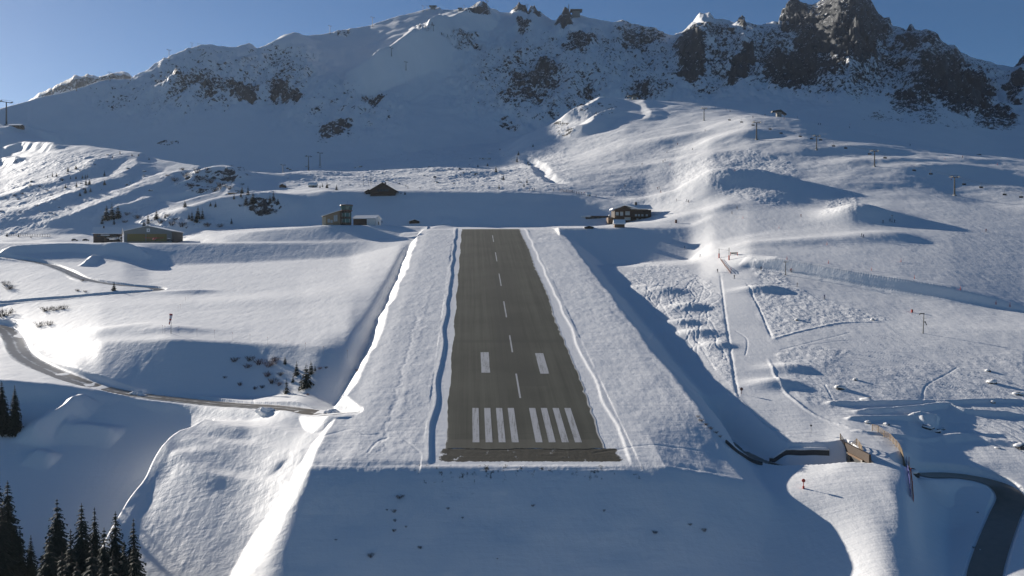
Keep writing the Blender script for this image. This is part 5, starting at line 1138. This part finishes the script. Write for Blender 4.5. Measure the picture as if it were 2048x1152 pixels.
# the dark wood at lower left: (bearing, row of the tip, distance)
wood = [(111,995,196,2),(160,1003,190,0),(186,1012,194,1),(228,1020,188,0),(264,1034,185,1),(95,1062,178,2),(138,1055,182,1),(205,1052,180,0),(245,1078,176,1),(180,1085,172,2),(120,1100,170,0),(222,1105,168,2),(80,1110,186,1),(264,1090,178,0),(150,1120,164,0),(200,1128,163,1)]
for k, (u, vt, y, kd) in enumerate(sorted(wood)):
    g = uy(u, y); h = zv(vt, y) - g.z
    BIG[kd].put(g, k * 1.3, (h / 20, h / 20, h / 20), f'tall dark spruce in the lower left clump, {ordl(k, len(wood))} of sixteen', 'spruces in the lower left clump')
edge = [(12,958,214,0),(-8,945,210,1),(0,1010,204,2),(36,1052,210,1),(20,1065,205,0),(58,1068,212,1),(-14,1000,216,0)]
for k, (u, vt, y, kd) in enumerate(sorted(edge)):
    g = uy(u, y); h = zv(vt, y) - g.z
    BIG[kd].put(g, k * 2.1, h / 20, f'dark spruce at the left edge of the picture, {ordl(k, len(edge))} of its group', 'spruces at the lower left edge')
for k, (u, vt, vb) in enumerate(((4,760,862),(30,768,864))):
    g = at(u, vb, 200); BIG[k].put(g, k, (vb - vt) * px(g) / 20 * Vector((1.05, 1.05, 1)), ('taller', 'shorter')[k] + ' of two dark spruces below the road bend at the left edge', 'two spruces below the road bend')
def small_trees(pts, text, group, ymin, tail, seed=0):
    pts = sorted(pts)
    for k, (u, v, hp) in enumerate(pts):
        g = at(u, v, ymin); SM[(k + seed) % 3].put(g, k * 1.7, hp * px(g) / 8.0, f'{text}, {ordl(k, len(pts))}', group)
small_trees([(593,750,30),(612,774,50),(622,748,30),(570,728,18),(573,791,38),(586,764,12),(602,766,12),(630,742,14)], 'young spruce on the shaded bank above the road', 'young spruces on the shaded bank', 290, 'of eight')
small_trees([(213,440,32),(224,438,34),(236,436,28),(204,448,18),(228,449,16),(296,447,22),(313,438,20),(288,452,14),(330,436,10)], 'spruce on the wooded slope behind hangar and chalet', 'spruces behind the hangar', 690, 'of nine', 1)
small_trees([(370,414,15),(384,441,22),(396,437,28),(405,438,24),(393,444,18),(431,414,12),(421,412,9),(463,448,14),(378,438,14)], 'spruce on the shaded slope right of the hangar', 'spruces right of the hangar', 690, 'of nine', 2)
small_trees([(482,394,14),(492,410,22),(496,390,20),(506,405,22),(540,406,18),(547,402,22),(556,408,12),(468,398,12),(484,386,14)], 'spruce on the small wooded spur left of the shaded bank', 'spruces on the wooded spur', 690, 'of nine')
small_trees([(645,374,10),(654,376,12),(673,380,13),(640,376,7),(802,388,6),(810,389,7)], 'spruce beside the grey hut and dark chalet', 'spruces beside grey hut', 735, 'of six')
small_trees([(136,343,12),(152,338,10),(105,354,11),(113,353,8),(165,357,9),(171,357,10),(175,355,8),(172,370,14),(179,369,12),(153,374,12),(131,376,9),(209,352,12),(209,370,11),(181,384,11),(171,386,12),(160,392,9),(95,355,6),(152,358,8),(125,362,7),(240,308,8),(298,320,7),(264,312,6),(225,316,6),(277,312,6),(122,360,6),(141,358,7)], 'small spruce on the sunlit left hillside', 'small spruces on the left hillside', 740, 'of 26')
small_trees([(992,344,13),(1007,360,12),(998,378,12),(1034,324,14),(1037,310,9),(1066,294,8),(1054,366,11),(1048,374,8),(956,334,7),(975,332,7),(960,318,5),(1056,328,7),(950,350,6),(921,352,5),(1000,300,4)], 'small spruce on the lit slope above the runway', 'small spruces above the runway', 765, 'of fifteen', 1)
small_trees([(228,581,19),(62,476,7),(37,474,8),(14,473,9)], 'small dark spruce on the left road terrace', 'small spruces on the left terrace', 380, 'of four', 2)

def shrub_proto(seed, mat, n=90, flat=0.6):
    rd = random.Random(seed); o = empty('shrub', (0, 0, 0), 's', 'shrub')
    mb = MB()
    for k in range(n):
        a = rd.random() * 6.28; l = rd.uniform(.5, 1.0); x0, y0 = rd.uniform(-.5, .5), rd.uniform(-.4, .4); tl = rd.uniform(.15, .8); e = Vector((x0 + math.cos(a) * l * tl, y0 + math.sin(a) * l * tl * .8, l * (1 - tl * .5) * flat))
        b = Vector((x0 * .6, y0 * .6, -.15)); m_ = b.lerp(e, .55) + Vector((rd.uniform(-.08, .08), rd.uniform(-.08, .08), .06)); w = .013
        for p0, p1, w0, w1 in ((b, m_, w, w * .8), (m_, e, w * .8, w * .3)):
            s_ = (p1 - p0).cross(Vector((rd.uniform(-1, 1), rd.uniform(-1, 1), rd.uniform(-.2, 1)))).normalized(); mb.add([p0 - s_ * w0, p0 + s_ * w0, p1 + s_ * w1, p1 - s_ * w1], [(0, 1, 2, 3)])
        for q in range(3):
            c = m_.lerp(e, rd.random()); d = Vector((rd.uniform(-1, 1), rd.uniform(-1, 1), rd.uniform(-.1, 1))).normalized() * .22; s_ = d.cross(Vector((0, 0.3, 1))).normalized() * .010; mb.add([c - s_, c + s_, c + d], [(0, 1, 2)])
    mb.build('twigs', mat, o); MB().tube([(0, 0, -.3), (0, 0, .12)], .08, 5).build('stem', 'bark', o)
    return o
SH = [Kind(shrub_proto(1, 'bare_twigs', 60)), Kind(shrub_proto(2, 'bare_twigs', 46, .8)), Kind(shrub_proto(3, 'red_twigs', 60, .75))]
def shrubs(pts, text, group, ymin, tail, kinds=(0, 1)):
    pts = sorted(pts)
    for k, (u, v, w) in enumerate(pts):
        g = at(u, v, ymin); SH[kinds[k % len(kinds)]].put(g, k * 1.1, w * px(g) / 1.9, f'{text}, {ordl(k, len(pts))}', group)
shrubs([(8,632,60),(92,622,36),(112,620,34),(128,618,30),(80,653,34),(100,650,30),(20,578,36),(12,570,30),(165,562,14),(155,582,16),(170,584,14)], 'bare dark shrub beside the left road', 'bare shrubs beside the left road', 300, 'of eleven')
shrubs([(470,722,30),(500,720,34),(520,728,36),(495,735,26),(540,732,40),(550,722,30),(535,752,30),(545,765,36),(560,770,24),(525,775,20),(510,778,18),(480,770,20),(562,750,24),(640,738,16),(652,736,14),(450,756,14),(615,790,14),(715,742,14)], 'bare reddish brown shrub on the shaded bank above the road', 'bare shrubs on the shaded bank', 285, 'of 18', (2, 0, 2))
shrubs([(742,1113,26),(788,1024,18),(800,996,26),(790,1042,14),(788,1062,16),(840,1096,16),(896,1018,12),(812,1054,10),(1066,1012,14),(1310,1066,18),(1208,1022,12),(995,1118,8),(672,1080,10),(774,1020,9),(925,1036,10)], 'small bare shrub poking through the shaded front face', 'shrubs on the shaded front face', 150, 'of fifteen')
shrubs([(1402,842,18),(1412,850,16),(1422,858,18),(1432,866,16),(1440,874,14),(1396,834,14),(1408,1062,20),(1380,1050,14),(1948,1096,12),(1955,1026,10)], 'low dark shrub on the shaded right embankment', 'shrubs on the right embankment', 150, 'of ten')
shrubs([(350,362,26),(372,352,30),(395,345,30),(400,360,34),(420,365,34),(440,372,30),(455,360,26),(380,372,26),(430,382,26),(460,378,22),(365,340,20),(415,340,18),(445,347,16),(485,370,14),(335,352,14),(475,384,16)], 'dense dark shrub on the shaded left knoll', 'shrubs on the shaded left knoll', 740, 'of sixteen')
shrubs([(255,430,22),(275,436,26),(322,446,26),(345,450,30),(365,452,30),(415,452,26),(440,454,24),(250,445,20),(335,432,18),(350,440,18),(515,425,24),(535,428,26),(550,424,20),(520,412,20),(505,420,18),(480,412,14)], 'dense dark shrub on the wooded lower bank behind the hangar', 'shrubs on the wooded bank', 690, 'of sixteen')
shrubs([(125,360,10),(60,372,14),(80,374,12),(45,388,12),(30,392,12),(110,400,10),(75,412,10),(40,425,9),(135,348,9),(95,382,9),(160,342,8),(190,330,8),(215,310,8)], 'small dark shrub on the sunlit left hillside', 'small shrubs on the left hillside', 740, 'of thirteen')

def boulder_proto(seed, fl=0.75):
    o = empty('boulder', (0, 0, 0), 'b', 'boulder')
    MB().blob((0, 0, 0.1), (1, .85, fl), seed, 0.22, 10).build('rock', 'boulder_rock', o)
    MB().blob((0.05, 0.03, fl * .72), (1.10, .95, fl * .5), seed + 5, 0.16, 10).build('snow_cap', 'snow_cover', o, True)
    return o
BO = [Kind(boulder_proto(2)), Kind(boulder_proto(9, .6)), Kind(boulder_proto(15, .9))]
bl = [(1680,777,11,'largest snow capped boulder left of the ski tracks, with long shadow'),(1733,800,12,'flat snow capped rock just above the piste road bend'),(1711,760,5,'small snow capped rock casting a short shadow above the bigger boulder'),
      (1855,856,12,'big rounded snow covered boulder in the lower right hollow'),(1872,862,10,'smaller rock leaning on the big rounded boulder at lower right'),(1736,846,6,'dark rock in the shaded bank above the right fence, left one'),(1772,849,6,'dark rock in the shaded bank above the right fence, right one'),
      (1885,858,6,'dark rock right of the big rounded boulder'),(1984,766,9,'snow capped rock on the far right slope, lower one'),(1975,742,6,'snow capped rock on the far right slope, upper one'),(2037,788,10,'snow capped rock at the right edge of the slope'),
      (1985,805,5,'small snow lump beside the upper piste road'),(2040,893,12,'dark flat rock at the right edge beside the lower road'),(1995,896,5,'small snowy rock near the right edge rock'),(1745,640,4,'small snowy rock above the cross piste'),(1595,640,5,'small snowy rock inside the tracked snow wedge'),(1960,1100,4,'small dark rock on the bank above the lower right road')]
for k, (u, v, w, lb) in enumerate(bl):
    g = at(u, v, 170); BO[k % 3].put(g - Vector((0, 0, .3 * w * px(g))), k * 1.9, w * px(g), lb, None)
rd = random.Random(4); br_ = []
for u0, u1, v0, v1, n in ((560, 900, 330, 372, 34), (900, 1060, 300, 372, 26), (0, 330, 330, 440, 30)):
    for k in range(n): br_.append((rd.uniform(u0, u1), rd.uniform(v0, v1), rd.uniform(1.6, 4.2)))
br_.sort()
for k, (u, v, w) in enumerate(br_):
    g = at(u, v, 765); BO[k % 3].put(g - Vector((0, 0, .3)), k * 1.3, (w * px(g), w * px(g), w * px(g) * .7), 'small snow dusted rock scattered over the sunlit middle slopes', 'small rocks on the sunlit slopes')
def heap(u, v, w, hh, seed, label):
    g = at(u, v, 200); k = px(g); rdh = random.Random(seed); o = empty('snow_heap', g, label, 'snow heap')
    MB().blob((0, 0, 0), (w * k / 2, w * k / 3, hh * k), seed, 0.25, 12).build('heap', 'snow_cover', o)
    for q in range(7): MB().blob((rdh.uniform(-.4, .4) * w * k, rdh.uniform(-.4, .1) * w * k, rdh.uniform(.1, .6) * hh * k), (w * k * .09, w * k * .08, w * k * .07), seed + q, .3, 6).build('clod', 'snow_cover', o)
    return o
heap(530, 823, 34, 9, 3, 'pointed lumpy snow heap below the left road, middle one')
heap(664, 825, 28, 7, 8, 'lumpy snow heap where the left road meets the embankment')
heap(272, 788, 26, 6, 12, 'small lumpy snow heap at the left end of the bank below the road')
# ---------------------------------------------------------------- thin mountain air
hzme = MB().box((0, 2600, 390), (9400, 5500, 1010)).mesh('haze', [])
hz_o = bpy.data.objects.new('haze', hzme); COL.objects.link(hz_o); hz_o['kind'] = 'stuff'
hm = bpy.data.materials.new('thin_air'); hm.use_nodes = True; hn = hm.node_tree; hn.nodes.clear()
ho = hn.nodes.new('ShaderNodeOutputMaterial'); hv = hn.nodes.new('ShaderNodeVolumePrincipled')
hv.inputs['Color'].default_value = (0.72, 0.83, 1.0, 1); hv.inputs['Density'].default_value = 0.000021; hv.inputs['Anisotropy'].default_value = 0.35
hn.links.new(hv.outputs[0], ho.inputs['Volume']); hzme.materials.append(hm)
